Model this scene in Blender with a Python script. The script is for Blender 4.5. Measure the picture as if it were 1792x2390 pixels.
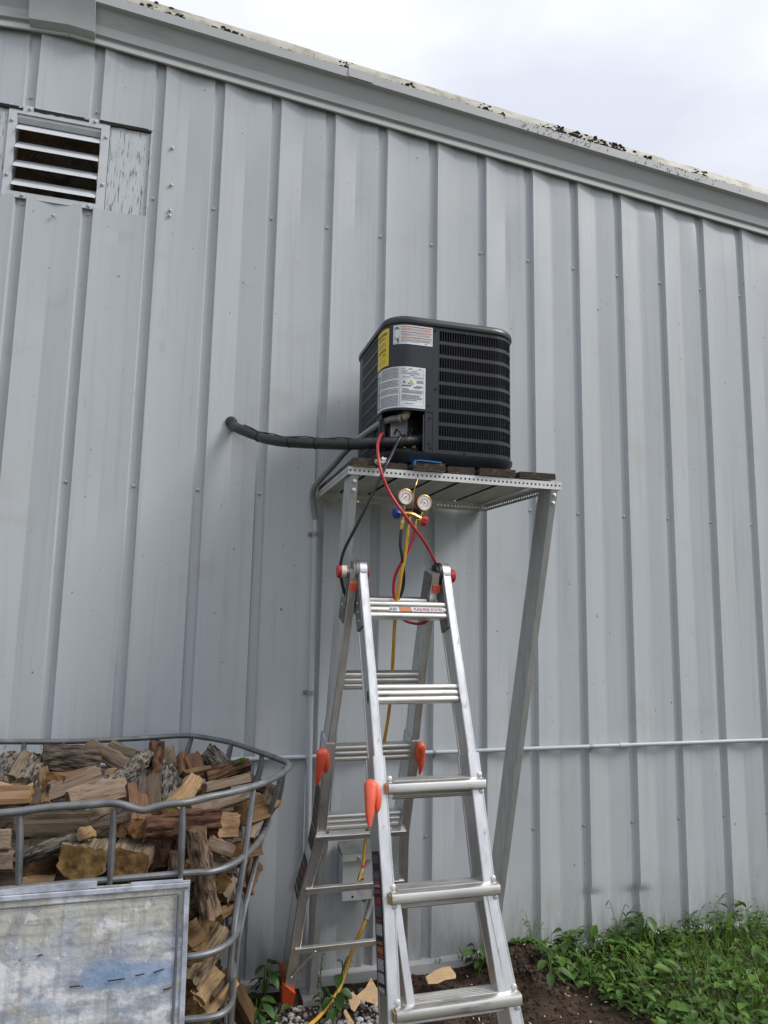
import bpy, math, random
from mathutils import Vector, Matrix, noise

random.seed(11)
R = math.radians
scene = bpy.context.scene
for o in list(bpy.data.objects):
    bpy.data.objects.remove(o, do_unlink=True)
COL = scene.collection

# ------------------------------------------------------------------ camera
FPX, PW, PH = 1678.99, 1792.0, 2390.0
YAW, PITCH, ROLL = 0.27806988, 0.13871353, 0.01858482
CAM = Vector((0.0, -3.63492, 1.75))
FW = Vector((math.sin(YAW) * math.cos(PITCH), math.cos(YAW) * math.cos(PITCH), math.sin(PITCH)))
_r = Vector((math.cos(YAW), -math.sin(YAW), 0.0))
_u = _r.cross(FW)
RT = _r * math.cos(ROLL) + _u * math.sin(ROLL)
UP = _u * math.cos(ROLL) - _r * math.sin(ROLL)
cd = bpy.data.cameras.new('camera')
cd.sensor_fit = 'HORIZONTAL'
cd.sensor_width = 36.0
cd.lens = FPX / PW * 36.0
cd.clip_start, cd.clip_end = 0.05, 500.0
cam = bpy.data.objects.new('camera', cd)
mw = Matrix(((RT.x, UP.x, -FW.x, CAM.x), (RT.y, UP.y, -FW.y, CAM.y), (RT.z, UP.z, -FW.z, CAM.z), (0, 0, 0, 1)))
cam.matrix_world = mw
COL.objects.link(cam)
scene.camera = cam

# ------------------------------------------------------------------ sky, sun, exposure
SUN_EL, SUN_AZ = R(46), R(118)          # azimuth measured from +Y towards +X
wd = bpy.data.worlds.new('World')
scene.world = wd
wd.use_nodes = True
nt = wd.node_tree
nt.nodes.clear()
N = nt.nodes.new
out = N('ShaderNodeOutputWorld')
bg = N('ShaderNodeBackground')
sky = N('ShaderNodeTexSky')
sky.sky_type = 'NISHITA'
sky.sun_disc = False
sky.sun_elevation = SUN_EL
sky.sun_rotation = SUN_AZ
sky.air_density = 1.0
sky.dust_density = 3.0
tc = N('ShaderNodeTexCoord')
sep = N('ShaderNodeSeparateXYZ')
nt.links.new(tc.outputs['Generated'], sep.inputs[0])
el = N('ShaderNodeMapRange')            # overcast luminance grows smoothly towards the zenith
el.inputs['From Min'].default_value, el.inputs['From Max'].default_value = 0.0, 1.0
el.inputs['To Min'].default_value, el.inputs['To Max'].default_value = 4.4, 8.8
nt.links.new(sep.outputs['Z'], el.inputs['Value'])
mp = N('ShaderNodeMapping')
mp.inputs['Scale'].default_value = (1.3, 1.3, 3.0)
mp.inputs['Rotation'].default_value = (0.0, 0.0, 0.6)
nt.links.new(tc.outputs['Generated'], mp.inputs[0])
cn = N('ShaderNodeTexNoise')
cn.inputs['Scale'].default_value = 2.1
cn.inputs['Detail'].default_value = 5.0
cn.inputs['Roughness'].default_value = 0.5
nt.links.new(mp.outputs[0], cn.inputs['Vector'])
cr = N('ShaderNodeValToRGB')
cr.color_ramp.elements[0].position, cr.color_ramp.elements[0].color = 0.38, (0.74, 0.77, 0.85, 1)
cr.color_ramp.elements[1].position, cr.color_ramp.elements[1].color = 0.62, (0.93, 0.95, 1.0, 1)
nt.links.new(cn.outputs['Fac'], cr.inputs['Fac'])
cm = N('ShaderNodeVectorMath')
cm.operation = 'SCALE'
nt.links.new(cr.outputs['Color'], cm.inputs[0])
nt.links.new(el.outputs[0], cm.inputs['Scale'])
mx = N('ShaderNodeMixRGB')
mx.inputs['Fac'].default_value = 0.85
nt.links.new(sky.outputs[0], mx.inputs[1])
nt.links.new(cm.outputs[0], mx.inputs[2])
nt.links.new(mx.outputs[0], bg.inputs['Color'])
bg.inputs['Strength'].default_value = 0.1
nt.links.new(bg.outputs[0], out.inputs[0])

sd = bpy.data.lights.new('sun', 'SUN')
sd.energy = 1.5
sd.angle = R(22)
sd.color = (1.0, 0.965, 0.92)
sun = bpy.data.objects.new('sun', sd)
sv = Vector((math.sin(SUN_AZ) * math.cos(SUN_EL), math.cos(SUN_AZ) * math.cos(SUN_EL), math.sin(SUN_EL)))
sun.rotation_euler = sv.to_track_quat('Z', 'Y').to_euler()
sun.location = (6, -6, 9)
COL.objects.link(sun)
vs = scene.view_settings
vs.view_transform, vs.look, vs.gamma, vs.exposure, vs.use_curve_mapping = 'Standard', 'None', 1.0, 0.74, False

# ------------------------------------------------------------------ helpers
DK = 1.0802        # survey sheet units to photograph pixels


def ray(x, y):
    return RT * ((x * DK - PW / 2) / FPX) - UP * ((y * DK - PH / 2) / FPX) + FW


def at(x, y, Y):
    """Surveyed point: where the sight line crosses the plane parallel to the wall at depth Y."""
    d = ray(x, y)
    return CAM + d * ((Y - CAM.y) / d.y)


TS = math.tan(R(18))


def lad(x, y, s):
    """Point on the ladder's front (s=1) or rear (s=-1) leaning plane."""
    d = ray(x, y)
    n = Vector((0, 1, -TS * s))
    return CAM + d * (n.dot(Vector((0, -0.8, 1.91)) - CAM) / n.dot(d))


class MB:
    def __init__(self):
        self.v, self.f, self.mi = [], [], []

    def add(self, vs, fs, mi=0):
        b = len(self.v)
        self.v += [tuple(p) for p in vs]
        for f in fs:
            self.f.append(tuple(i + b for i in f))
            self.mi.append(mi)

    def box(self, a, b, mi=0):
        x0, y0, z0 = a
        x1, y1, z1 = b
        self.add([(x0, y0, z0), (x1, y0, z0), (x1, y1, z0), (x0, y1, z0), (x0, y0, z1), (x1, y0, z1), (x1, y1, z1), (x0, y1, z1)],
                 [(0, 3, 2, 1), (4, 5, 6, 7), (0, 1, 5, 4), (1, 2, 6, 5), (2, 3, 7, 6), (3, 0, 4, 7)], mi)

    def beam(self, p, q, w, h, up=(0, 0, 1), c=0.0, mi=0, ends=True):
        """bar p->q; w across, h along 'up'; c chamfer"""
        prof = [(-w / 2, -h / 2), (w / 2, -h / 2), (w / 2, h / 2), (-w / 2, h / 2)]
        if c > 0:
            a, b = w / 2, h / 2
            prof = [(-a + c, -b), (a - c, -b), (a, -b + c), (a, b - c), (a - c, b), (-a + c, b), (-a, b - c), (-a, -b + c)]
        self.sweep([p, q], prof, up, mi=mi)

    def sweep(self, path, prof, up=(0, 0, 1), closed=False, mi=0, scale=None, caps=True):
        path = [Vector(p) for p in path]
        n = len(path)
        m = len(prof)
        up = Vector(up).normalized()
        vs, fs = [], []
        for i, p in enumerate(path):
            if closed:
                t = path[(i + 1) % n] - path[i - 1]
            else:
                t = path[min(i + 1, n - 1)] - path[max(i - 1, 0)]
            t.normalize()
            s = t.cross(up)
            if s.length < 1e-5:
                s = t.cross(Vector((1, 0, 0)))
            s.normalize()
            u = s.cross(t).normalized()
            k = scale[i] if scale else 1.0
            vs += [p + s * (a * k) + u * (b * k) for a, b in prof]
        rng = n if closed else n - 1
        for i in range(rng):
            j = (i + 1) % n
            for a in range(m):
                b = (a + 1) % m
                fs.append((i * m + a, i * m + b, j * m + b, j * m + a))
        if not closed and caps:
            fs.append(tuple(range(m - 1, -1, -1)))
            fs.append(tuple(range((n - 1) * m, n * m)))
        self.add(vs, fs, mi)

    def tube(self, path, r, n=10, mi=0, closed=False, caps=True, squash=1.0):
        path = [Vector(p) for p in path]
        L = len(path)
        rs = r if isinstance(r, (list, tuple)) else [r] * L
        vs, fs = [], []
        u = None
        for i, p in enumerate(path):
            if closed:
                t = path[(i + 1) % L] - path[i - 1]
            else:
                t = path[min(i + 1, L - 1)] - path[max(i - 1, 0)]
            t.normalize()
            if u is None:
                u = t.orthogonal()
                if abs(t.z) < 0.95:
                    u = Vector((0, 0, 1)) - t * t.z
            u = u - t * u.dot(t)
            u.normalize()
            s = t.cross(u)
            for k in range(n):
                a = 2 * math.pi * k / n
                vs.append(p + (u * math.cos(a) + s * (math.sin(a) * squash)) * rs[i])
        for i in range(L if closed else L - 1):
            j = (i + 1) % L
            for k in range(n):
                k2 = (k + 1) % n
                fs.append((i * n + k, j * n + k, j * n + k2, i * n + k2))
        if caps and not closed:
            fs.append(tuple(range(n)))
            fs.append(tuple(range(L * n - 1, (L - 1) * n - 1, -1)))
        self.add(vs, fs, mi)

    def lathe(self, o, axis, prof, n=20, mi=0, flute=0.0, nf=0):
        o, ax = Vector(o), Vector(axis).normalized()
        u = ax.orthogonal().normalized()
        s = ax.cross(u)
        vs, fs = [], []
        for r, h in prof:
            for k in range(n):
                a = 2 * math.pi * k / n
                rr = r * (1 + (flute * math.cos(nf * a) if nf else 0))
                vs.append(o + ax * h + (u * math.cos(a) + s * math.sin(a)) * rr)
        for i in range(len(prof) - 1):
            for k in range(n):
                k2 = (k + 1) % n
                fs.append((i * n + k, i * n + k2, (i + 1) * n + k2, (i + 1) * n + k))
        fs.append(tuple(range(n - 1, -1, -1)))
        fs.append(tuple(range((len(prof) - 1) * n, len(prof) * n)))
        self.add(vs, fs, mi)

    def prism(self, poly, d, mi=0):
        d = Vector(d)
        n = len(poly)
        vs = [Vector(p) for p in poly] + [Vector(p) + d for p in poly]
        fs = [tuple(range(n - 1, -1, -1)), tuple(range(n, 2 * n))]
        fs += [(i, (i + 1) % n, n + (i + 1) % n, n + i) for i in range(n)]
        self.add(vs, fs, mi)

    def holed(self, p, u, v, nrm, L, h, th, n, r):
        """slotted strip: origin p, length L along u, height h along v, thickness th along nrm, n round holes"""
        p, u, v, nrm = Vector(p), Vector(u).normalized(), Vector(v).normalized(), Vector(nrm).normalized()
        c = L / n
        ring = [(1, 0), (1, 1), (0, 1), (-1, 1), (-1, 0), (-1, -1), (0, -1), (1, -1)]
        for i in range(n):
            o = p + u * (c * (i + .5)) + v * (h / 2)
            O = [o + u * (a * c / 2) + v * (b * h / 2) for a, b in ring]
            I = [o + u * (math.cos(k * math.pi / 4) * r) + v * (math.sin(k * math.pi / 4) * r) for k in range(8)]
            vs = O + I + [q + nrm * th for q in O + I]
            fs = []
            for k in range(8):
                k2 = (k + 1) % 8
                fs += [(k, k2, 8 + k2, 8 + k), (16 + k, 24 + k, 24 + k2, 16 + k2), (8 + k, 8 + k2, 24 + k2, 24 + k)]
            for k in (1, 2, 5, 6):
                fs.append((k, 16 + k, 16 + k + 1, k + 1))
            self.add(vs, fs)

    def mesh(self, name, mats, off=(0, 0, 0), smooth=35, flat=False):
        me = bpy.data.meshes.new(name)
        ox, oy, oz = off
        me.from_pydata([(a - ox, b - oy, c - oz) for a, b, c in self.v], [], self.f)
        for m in (mats if isinstance(mats, (list, tuple)) else [mats]):
            me.materials.append(m)
        if isinstance(mats, (list, tuple)) and len(mats) > 1:
            me.polygons.foreach_set('material_index', self.mi)
        if not flat:
            me.polygons.foreach_set('use_smooth', [True] * len(me.polygons))
            me.set_sharp_from_angle(angle=R(smooth))
        me.update()
        return me

    def build(self, name, mats, parent=None, label=None, smooth=35, flat=False, kind=None):
        off = rootloc(parent)
        o = bpy.data.objects.new(name, self.mesh(name, mats, off, smooth, flat))
        COL.objects.link(o)
        if parent:
            o.parent = parent
        if label:
            o['label'] = label
        if kind:
            o['kind'] = kind
        return o


def rootloc(p):
    if p is None:
        return (0, 0, 0)
    while p.parent:
        p = p.parent
    return tuple(p.location)


def tag(o, label, cat, group=None, kind=None):
    o['label'] = label
    o['category'] = cat
    if group:
        o['group'] = group
    if kind:
        o['kind'] = kind
    return o


def thing(name, label, cat, loc=(0, 0, 0), group=None):
    o = bpy.data.objects.new(name, None)
    o.location = loc
    o.empty_display_size = 0.1
    COL.objects.link(o)
    return tag(o, label, cat, group)


def solo(mb, name, mats, label, cat, group=None, smooth=35, kind=None, flat=False):
    """a thing that is one mesh, its origin at its base"""
    xs, ys, zs = zip(*mb.v)
    off = ((min(xs) + max(xs)) / 2, (min(ys) + max(ys)) / 2, min(zs))
    o = bpy.data.objects.new(name, mb.mesh(name, mats, off, smooth, flat))
    o.location = off
    COL.objects.link(o)
    return tag(o, label, cat, group, kind)


def inst(me, name, parent, loc, rot=(0, 0, 0)):
    o = bpy.data.objects.new(name, me)
    COL.objects.link(o)
    o.parent = parent
    o.location = Vector(loc) - Vector(rootloc(parent))
    o.rotation_euler = rot
    return o


def spline(pts, per=8):
    """Catmull-Rom through pts"""
    P = [Vector(p) for p in pts]
    out = []
    for i in range(len(P) - 1):
        a, b, c, d = P[max(i - 1, 0)], P[i], P[i + 1], P[min(i + 2, len(P) - 1)]
        for k in range(per):
            t = k / per
            out.append(0.5 * ((2 * b) + (c - a) * t + (2 * a - 5 * b + 4 * c - d) * t * t + (3 * b - a - 3 * c + d) * t ** 3))
    out.append(P[-1])
    return out


def nz(x, y, z=0.0):
    return noise.noise(Vector((x, y, z)))


# ------------------------------------------------------------------ materials
def mat(name, col, rough=0.5, metal=0.0, var=0.12, scale=6.0, stretch=(1, 1, 1), bump=0.0, bscale=60.0, bstretch=None,
        dirt=None, dscale=9.0, dlo=0.55, dhi=0.75, dstretch=(1, 1, 1), spec=0.5, rvar=0.0, perobj=0.0, trans=0.0):
    m = bpy.data.materials.new(name)
    m.use_nodes = True
    t = m.node_tree
    n, l = t.nodes, t.links
    b = n['Principled BSDF']
    tcn = n.new('ShaderNodeTexCoord')
    mpn = n.new('ShaderNodeMapping')
    mpn.inputs['Scale'].default_value = stretch
    l.new(tcn.outputs['Object'], mpn.inputs[0])
    vec = mpn.outputs[0]
    if perobj:
        oi = n.new('ShaderNodeObjectInfo')
        ad = n.new('ShaderNodeVectorMath')
        sc = n.new('ShaderNodeVectorMath')
        sc.operation = 'SCALE'
        sc.inputs[0].default_value = (7.3, 3.1, 5.7)
        l.new(oi.outputs['Random'], sc.inputs['Scale'])
        l.new(vec, ad.inputs[0])
        l.new(sc.outputs[0], ad.inputs[1])
        vec = ad.outputs[0]
    ns = n.new('ShaderNodeTexNoise')
    ns.inputs['Scale'].default_value = scale
    ns.inputs['Detail'].default_value = 6.0
    l.new(vec, ns.inputs['Vector'])
    rp = n.new('ShaderNodeValToRGB')
    rp.color_ramp.elements[0].position, rp.color_ramp.elements[1].position = 0.3, 0.7
    rp.color_ramp.elements[0].color = tuple(c * (1 - var) for c in col) + (1,)
    rp.color_ramp.elements[1].color = tuple(min(1, c * (1 + var)) for c in col) + (1,)
    l.new(ns.outputs['Fac'], rp.inputs['Fac'])
    cur = rp.outputs['Color']
    if dirt:
        mp2 = n.new('ShaderNodeMapping')
        mp2.inputs['Scale'].default_value = dstretch
        l.new(tcn.outputs['Object'], mp2.inputs[0])
        dn = n.new('ShaderNodeTexNoise')
        dn.inputs['Scale'].default_value = dscale
        dn.inputs['Detail'].default_value = 8.0
        dn.inputs['Roughness'].default_value = 0.65
        l.new(mp2.outputs[0], dn.inputs['Vector'])
        dr = n.new('ShaderNodeMapRange')
        dr.inputs['From Min'].default_value, dr.inputs['From Max'].default_value = dlo, dhi
        l.new(dn.outputs['Fac'], dr.inputs['Value'])
        mm = n.new('ShaderNodeMixRGB')
        l.new(dr.outputs[0], mm.inputs['Fac'])
        l.new(cur, mm.inputs[1])
        mm.inputs[2].default_value = tuple(dirt) + (1,)
        cur = mm.outputs[0]
    if perobj:
        hs = n.new('ShaderNodeHueSaturation')
        mr = n.new('ShaderNodeMapRange')
        mr.inputs['To Min'].default_value, mr.inputs['To Max'].default_value = 1 - perobj, 1 + perobj
        l.new(oi.outputs['Random'], mr.inputs['Value'])
        l.new(mr.outputs[0], hs.inputs['Value'])
        l.new(cur, hs.inputs['Color'])
        w2 = n.new('ShaderNodeTexWhiteNoise')
        w2.noise_dimensions = '1D'
        l.new(oi.outputs['Random'], w2.inputs['W'])
        hr = n.new('ShaderNodeMapRange')
        hr.inputs['To Min'].default_value, hr.inputs['To Max'].default_value = 0.490, 0.516
        l.new(w2.outputs['Value'], hr.inputs['Value'])
        l.new(hr.outputs[0], hs.inputs['Hue'])
        cur = hs.outputs['Color']
    l.new(cur, b.inputs['Base Color'])
    b.inputs['Roughness'].default_value = rough
    b.inputs['Metallic'].default_value = metal
    b.inputs['Specular IOR Level'].default_value = spec
    if rvar:
        rr = n.new('ShaderNodeMapRange')
        rr.inputs['To Min'].default_value, rr.inputs['To Max'].default_value = max(0.02, rough - rvar), rough + rvar
        l.new(ns.outputs['Fac'], rr.inputs['Value'])
        l.new(rr.outputs[0], b.inputs['Roughness'])
    if bump:
        v2 = vec
        if bstretch:
            mp3 = n.new('ShaderNodeMapping')
            mp3.inputs['Scale'].default_value = bstretch
            l.new(tcn.outputs['Object'], mp3.inputs[0])
            v2 = mp3.outputs[0]
        bn = n.new('ShaderNodeTexNoise')
        bn.inputs['Scale'].default_value = bscale
        bn.inputs['Detail'].default_value = 5.0
        l.new(v2, bn.inputs['Vector'])
        bp = n.new('ShaderNodeBump')
        bp.inputs['Strength'].default_value = bump
        bp.inputs['Distance'].default_value = 0.01
        l.new(bn.outputs['Fac'], bp.inputs['Height'])
        l.new(bp.outputs[0], b.inputs['Normal'])
    if trans:
        tr = n.new('ShaderNodeBsdfTranslucent')
        l.new(cur, tr.inputs['Color'])
        ms = n.new('ShaderNodeMixShader')
        ms.inputs[0].default_value = trans
        l.new(b.outputs[0], ms.inputs[1])
        l.new(tr.outputs[0], ms.inputs[2])
        l.new(ms.outputs[0], n['Material Output'].inputs['Surface'])
    return m


M = {}
M['wall'] = mat('wall_paint', (0.470, 0.502, 0.532), 0.42, var=0.035, scale=1.6, stretch=(3.0, 1, 0.35), bump=0.05, bscale=3.0, dirt=(0.36, 0.355, 0.345), dscale=7.0, dlo=0.6, dhi=0.86, dstretch=(2.5, 1, 0.45), rvar=0.06)
def wall_material():
    m = M['wall']
    n, l = m.node_tree.nodes, m.node_tree.links
    b = n['Principled BSDF']
    cur = b.inputs['Base Color'].links[0].from_socket
    tcn = n.new('ShaderNodeTexCoord')

    def layer(cur, stretch, scale, lo, hi, amt, col, detail=6, rough=.6, zr=None):
        mp_ = n.new('ShaderNodeMapping')
        mp_.inputs['Scale'].default_value = stretch
        l.new(tcn.outputs['Object'], mp_.inputs[0])
        t = n.new('ShaderNodeTexNoise')
        t.inputs['Scale'].default_value, t.inputs['Detail'].default_value, t.inputs['Roughness'].default_value = scale, detail, rough
        l.new(mp_.outputs[0], t.inputs['Vector'])
        r = n.new('ShaderNodeMapRange')
        r.inputs['From Min'].default_value, r.inputs['From Max'].default_value, r.inputs['To Max'].default_value = lo, hi, amt
        l.new(t.outputs['Fac'], r.inputs['Value'])
        f = r.outputs[0]
        if zr:
            sp = n.new('ShaderNodeSeparateXYZ')
            l.new(tcn.outputs['Object'], sp.inputs[0])
            z = n.new('ShaderNodeMapRange')
            z.inputs['From Min'].default_value, z.inputs['From Max'].default_value = zr
            l.new(sp.outputs['Z'], z.inputs['Value'])
            mu = n.new('ShaderNodeMath')
            mu.operation = 'MULTIPLY'
            l.new(f, mu.inputs[0])
            l.new(z.outputs[0], mu.inputs[1])
            f = mu.outputs[0]
        mm = n.new('ShaderNodeMixRGB')
        l.new(f, mm.inputs[0])
        l.new(cur, mm.inputs[1])
        mm.inputs[2].default_value = col + (1,)
        return mm.outputs[0]
    cur = layer(cur, (14, 1, 0.35), 2.0, 0.52, 0.78, 0.5, (0.33, 0.335, 0.33))          # run-off streaks
    cur = layer(cur, (1, 1, 1), 0.9, 0.45, 0.75, 0.35, (0.42, 0.44, 0.42))                # chalky bleaching
    cur = layer(cur, (1, 1, 1.4), 3.2, 0.58, 0.70, 0.30, (0.38, 0.365, 0.34))             # smudges
    cur = layer(cur, (1, 1, 0.8), 34, 0.735, 0.77, 0.8, (0.12, 0.085, 0.06), 2)            # chips and specks
    cur = layer(cur, (4, 1, 1), 6, 0.30, 0.70, 0.75, (0.20, 0.185, 0.15), zr=(0.40, 0.02))  # splashed soil low down
    l.new(cur, b.inputs['Base Color'])


wall_material()
M['trim'] = mat('trim_paint', (0.46, 0.475, 0.48), 0.42, var=0.04, scale=2.0, stretch=(0.5, 2, 2), bump=0.04, bscale=6, dirt=(0.33, 0.32, 0.29), dscale=5, dlo=0.58, dhi=0.85, dstretch=(0.6, 2, 4))
M['trimwhite'] = mat('trim_edge_paint', (0.58, 0.59, 0.585), 0.4, var=0.05, scale=3, dirt=(0.36, 0.33, 0.28), dscale=9, dlo=0.6, dhi=0.85)
M['roof'] = mat('roof_edge_paint', (0.44, 0.425, 0.36), 0.6, var=0.16, scale=4, stretch=(3, 6, 6), dirt=(0.17, 0.14, 0.09), dscale=9, dlo=0.48, dhi=0.72)
M['moss'] = mat('moss', (0.055, 0.042, 0.032), 0.95, var=0.6, scale=50, bump=0.8, bscale=120, spec=0.1)
M['gapshade'] = mat('gap_shade_black', (0.012, 0.012, 0.012), 0.9, var=0.3)
M['screw'] = mat('screw_zinc', (0.42, 0.43, 0.44), 0.45, 0.6, var=0.2, scale=60)
M['plywood'] = mat('painted_plywood', (0.53, 0.565, 0.59), 0.7, var=0.05, scale=4, dirt=(0.12, 0.13, 0.14), dscale=8.0, dlo=0.555, dhi=0.60, dstretch=(16, 1, 1.3), bump=0.15, bscale=14, bstretch=(10, 1, 1))
M['ventwhite'] = mat('vent_paint', (0.56, 0.585, 0.61), 0.4, var=0.05, scale=10, dirt=(0.35, 0.33, 0.28), dscale=14, dlo=0.62, dhi=0.85)
M['ventdark'] = mat('vent_shaft_wood', (0.52, 0.37, 0.24), 0.85, var=0.45, scale=5)
M['fan'] = mat('fan_dusty_metal', (0.15, 0.125, 0.10), 0.7, 0.2, var=0.5, scale=12)
M['wire'] = mat('wire_screen', (0.12, 0.11, 0.1), 0.6, 0.5)
M['galv'] = mat('galvanised', (0.50, 0.51, 0.50), 0.42, 0.55, var=0.14, scale=22, bump=0.05, bscale=60, dirt=(0.25, 0.23, 0.2), dscale=8, dlo=0.58, dhi=0.8, dstretch=(1, 1, 0.5), rvar=0.08)
M['galvdull'] = mat('galvanised_leg', (0.42, 0.43, 0.425), 0.5, 0.35, var=0.13, scale=9, stretch=(3, 3, 0.6), bump=0.05, bscale=30, dirt=(0.2, 0.19, 0.17), dscale=6, dlo=0.6, dhi=0.8, dstretch=(3, 3, 0.7))
M['rail'] = mat('slotted_rail_paint', (0.66, 0.67, 0.66), 0.45, 0.15, var=0.08, scale=14, dirt=(0.3, 0.27, 0.22), dscale=11, dlo=0.6, dhi=0.8)
M['cage'] = mat('cage_tube', (0.175, 0.183, 0.192), 0.52, 0.55, var=0.28, scale=16, bump=0.1, bscale=40, dirt=(0.16, 0.15, 0.14), dscale=7, dlo=0.5, dhi=0.75, rvar=0.1)
M['plank'] = mat('old_plank_dark', (0.035, 0.025, 0.018), 0.85, var=0.5, scale=10, stretch=(6, 1, 6), bump=0.4, bscale=30, bstretch=(6, 1, 6), dirt=(0.24, 0.15, 0.07), dscale=18, dlo=0.6, dhi=0.72)
M['plankunder'] = mat('old_board_grey', (0.42, 0.40, 0.365), 0.8, var=0.2, scale=7, stretch=(8, 0.8, 8), bump=0.2, bscale=20, bstretch=(9, 1, 9), dirt=(0.16, 0.11, 0.07), dscale=5, dlo=0.56, dhi=0.75, dstretch=(5, 0.7, 1))
M['acpaint'] = mat('ac_paint', (0.0085, 0.0115, 0.0175), 0.42, 0.0, var=0.1, scale=5, bump=0.02, bscale=90, dirt=(0.06, 0.06, 0.062), dscale=6, dlo=0.6, dhi=0.9, rvar=0.05)
M['accap'] = mat('ac_cap_paint', (0.015, 0.0175, 0.023), 0.34, 0.0, var=0.1, scale=5, rvar=0.05)
M['accoil'] = mat('ac_coil', (0.010, 0.010, 0.011), 0.7, 0.2, var=0.4, scale=120, stretch=(1, 1, 4))
M['acgrey'] = mat('ac_bare_plate', (0.32, 0.325, 0.33), 0.45, 0.5, var=0.1, scale=15)
M['labelw'] = mat('label_white', (0.72, 0.74, 0.78), 0.45, var=0.03, scale=12)
M['labely'] = mat('label_yellow', (0.72, 0.53, 0.05), 0.45, var=0.05, scale=12)
M['orangeink'] = mat('ink_orange', (0.62, 0.21, 0.08), 0.5, var=0.06)
M['ink'] = mat('ink_black', (0.02, 0.02, 0.022), 0.5, var=0.2)
M['inkgrey'] = mat('ink_grey', (0.16, 0.165, 0.18), 0.5, var=0.3, scale=300)
M['inkbrown'] = mat('ink_on_yellow', (0.22, 0.15, 0.02), 0.5, var=0.3, scale=300)
M['rubber'] = mat('foam_insulation', (0.018, 0.019, 0.023), 0.42, var=0.3, scale=14, bump=0.25, bscale=70, dirt=(0.06, 0.062, 0.07), dscale=10, dlo=0.5, dhi=0.8)
M['black'] = mat('black_plastic', (0.012, 0.012, 0.014), 0.4, var=0.2)
M['blackhose'] = mat('black_hose_rubber', (0.014, 0.017, 0.024), 0.38, var=0.15)
M['redhose'] = mat('red_hose_rubber', (0.42, 0.022, 0.03), 0.36, var=0.12, scale=10)
M['darkred'] = mat('shaded_red_and_print', (0.30, 0.02, 0.025), 0.4, var=0.12)  # shaded copy of the red for the inner knob, also the lettering red
M['yellowhose'] = mat('yellow_hose_rubber', (0.56, 0.32, 0.03), 0.4, var=0.14, scale=9, dirt=(0.22, 0.13, 0.03), dscale=9, dlo=0.6, dhi=0.8)
M['conduit'] = mat('grey_conduit', (0.25, 0.255, 0.26), 0.45, var=0.08, scale=6, dirt=(0.17, 0.16, 0.14), dscale=6, dlo=0.6, dhi=0.85)
M['pvc'] = mat('painted_pipe', (0.40, 0.44, 0.475), 0.4, var=0.05, scale=4, dirt=(0.27, 0.27, 0.27), dscale=6, dlo=0.6, dhi=0.85)
M['tanplastic'] = mat('aged_connector', (0.38, 0.34, 0.25), 0.5, var=0.12, scale=20)
M['brass'] = mat('brass', (0.60, 0.38, 0.13), 0.32, 0.9, var=0.25, scale=40, dirt=(0.1, 0.06, 0.03), dscale=40, dlo=0.5, dhi=0.7)
M['knobblue'] = mat('blue_plastic', (0.01, 0.035, 0.24), 0.38, var=0.1)
M['knobred'] = mat('red_plastic', (0.42, 0.02, 0.025), 0.4, var=0.1)
M['dial'] = mat('dial_white', (0.78, 0.77, 0.76), 0.3, var=0.02)
M['dialred'] = mat('dial_red', (0.5, 0.09, 0.09), 0.5, var=0.1)
M['alu'] = mat('ladder_aluminium', (0.70, 0.705, 0.71), 0.36, 0.93, var=0.10, scale=9, stretch=(4, 4, 0.5), bump=0.04, bscale=50, bstretch=(20, 20, 1), dirt=(0.30, 0.295, 0.28), dscale=26, dlo=0.60, dhi=0.75, dstretch=(2, 2, 0.35), rvar=0.1)
M['alurung'] = mat('rung_aluminium', (0.70, 0.69, 0.665), 0.33, 0.93, var=0.10, scale=9, stretch=(0.5, 4, 4), bump=0.04, bscale=50, bstretch=(1, 20, 20), dirt=(0.30, 0.275, 0.23), dscale=28, dlo=0.56, dhi=0.74, dstretch=(0.35, 2, 2), rvar=0.1)
M['hinge'] = mat('hinge_steel', (0.2, 0.2, 0.195), 0.45, 0.6, var=0.35, scale=45, bump=0.1, bscale=90)
M['orange'] = mat('orange_plastic', (0.68, 0.10, 0.045), 0.42, var=0.08, scale=12, dirt=(0.3, 0.05, 0.03), dscale=16, dlo=0.64, dhi=0.8)
M['bootorange'] = mat('boot_orange_rubber', (0.62, 0.075, 0.02), 0.5, var=0.1, dirt=(0.25, 0.06, 0.03), dscale=20, dlo=0.6, dhi=0.8)
M['cream'] = mat('cream_plastic', (0.64, 0.57, 0.47), 0.45, var=0.06)
M['amber'] = mat('amber_bumper', (0.42, 0.15, 0.02), 0.4, var=0.2, scale=30)
M['olive'] = mat('olive_bumper', (0.19, 0.15, 0.05), 0.45, var=0.2, scale=30)
M['boxdark'] = mat('box_hood_steel', (0.16, 0.165, 0.165), 0.5, 0.3, var=0.3, scale=12)
M['boxgrey'] = mat('box_grey_steel', (0.56, 0.58, 0.585), 0.42, 0.3, var=0.07, scale=8, dirt=(0.16, 0.16, 0.15), dscale=7, dlo=0.58, dhi=0.8)
M['bluewrap'] = mat('blue_plastic_strip', (0.02, 0.17, 0.42), 0.4, var=0.15)
M['foamwhite'] = mat('crumbling_foam', (0.6, 0.58, 0.52), 0.9, var=0.2, scale=40, bump=0.5, bscale=90, dirt=(0.2, 0.15, 0.1), dscale=30, dlo=0.55, dhi=0.7)
M['stone'] = mat('gravel_stone', (0.34, 0.335, 0.325), 0.85, var=0.45, scale=14, bump=0.3, bscale=90, dirt=(0.09, 0.08, 0.065), dscale=22, dlo=0.5, dhi=0.66)
M['clod'] = mat('dirt_clod', (0.05, 0.034, 0.024), 0.95, var=0.5, scale=25, bump=0.7, bscale=80, spec=0.15)
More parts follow.
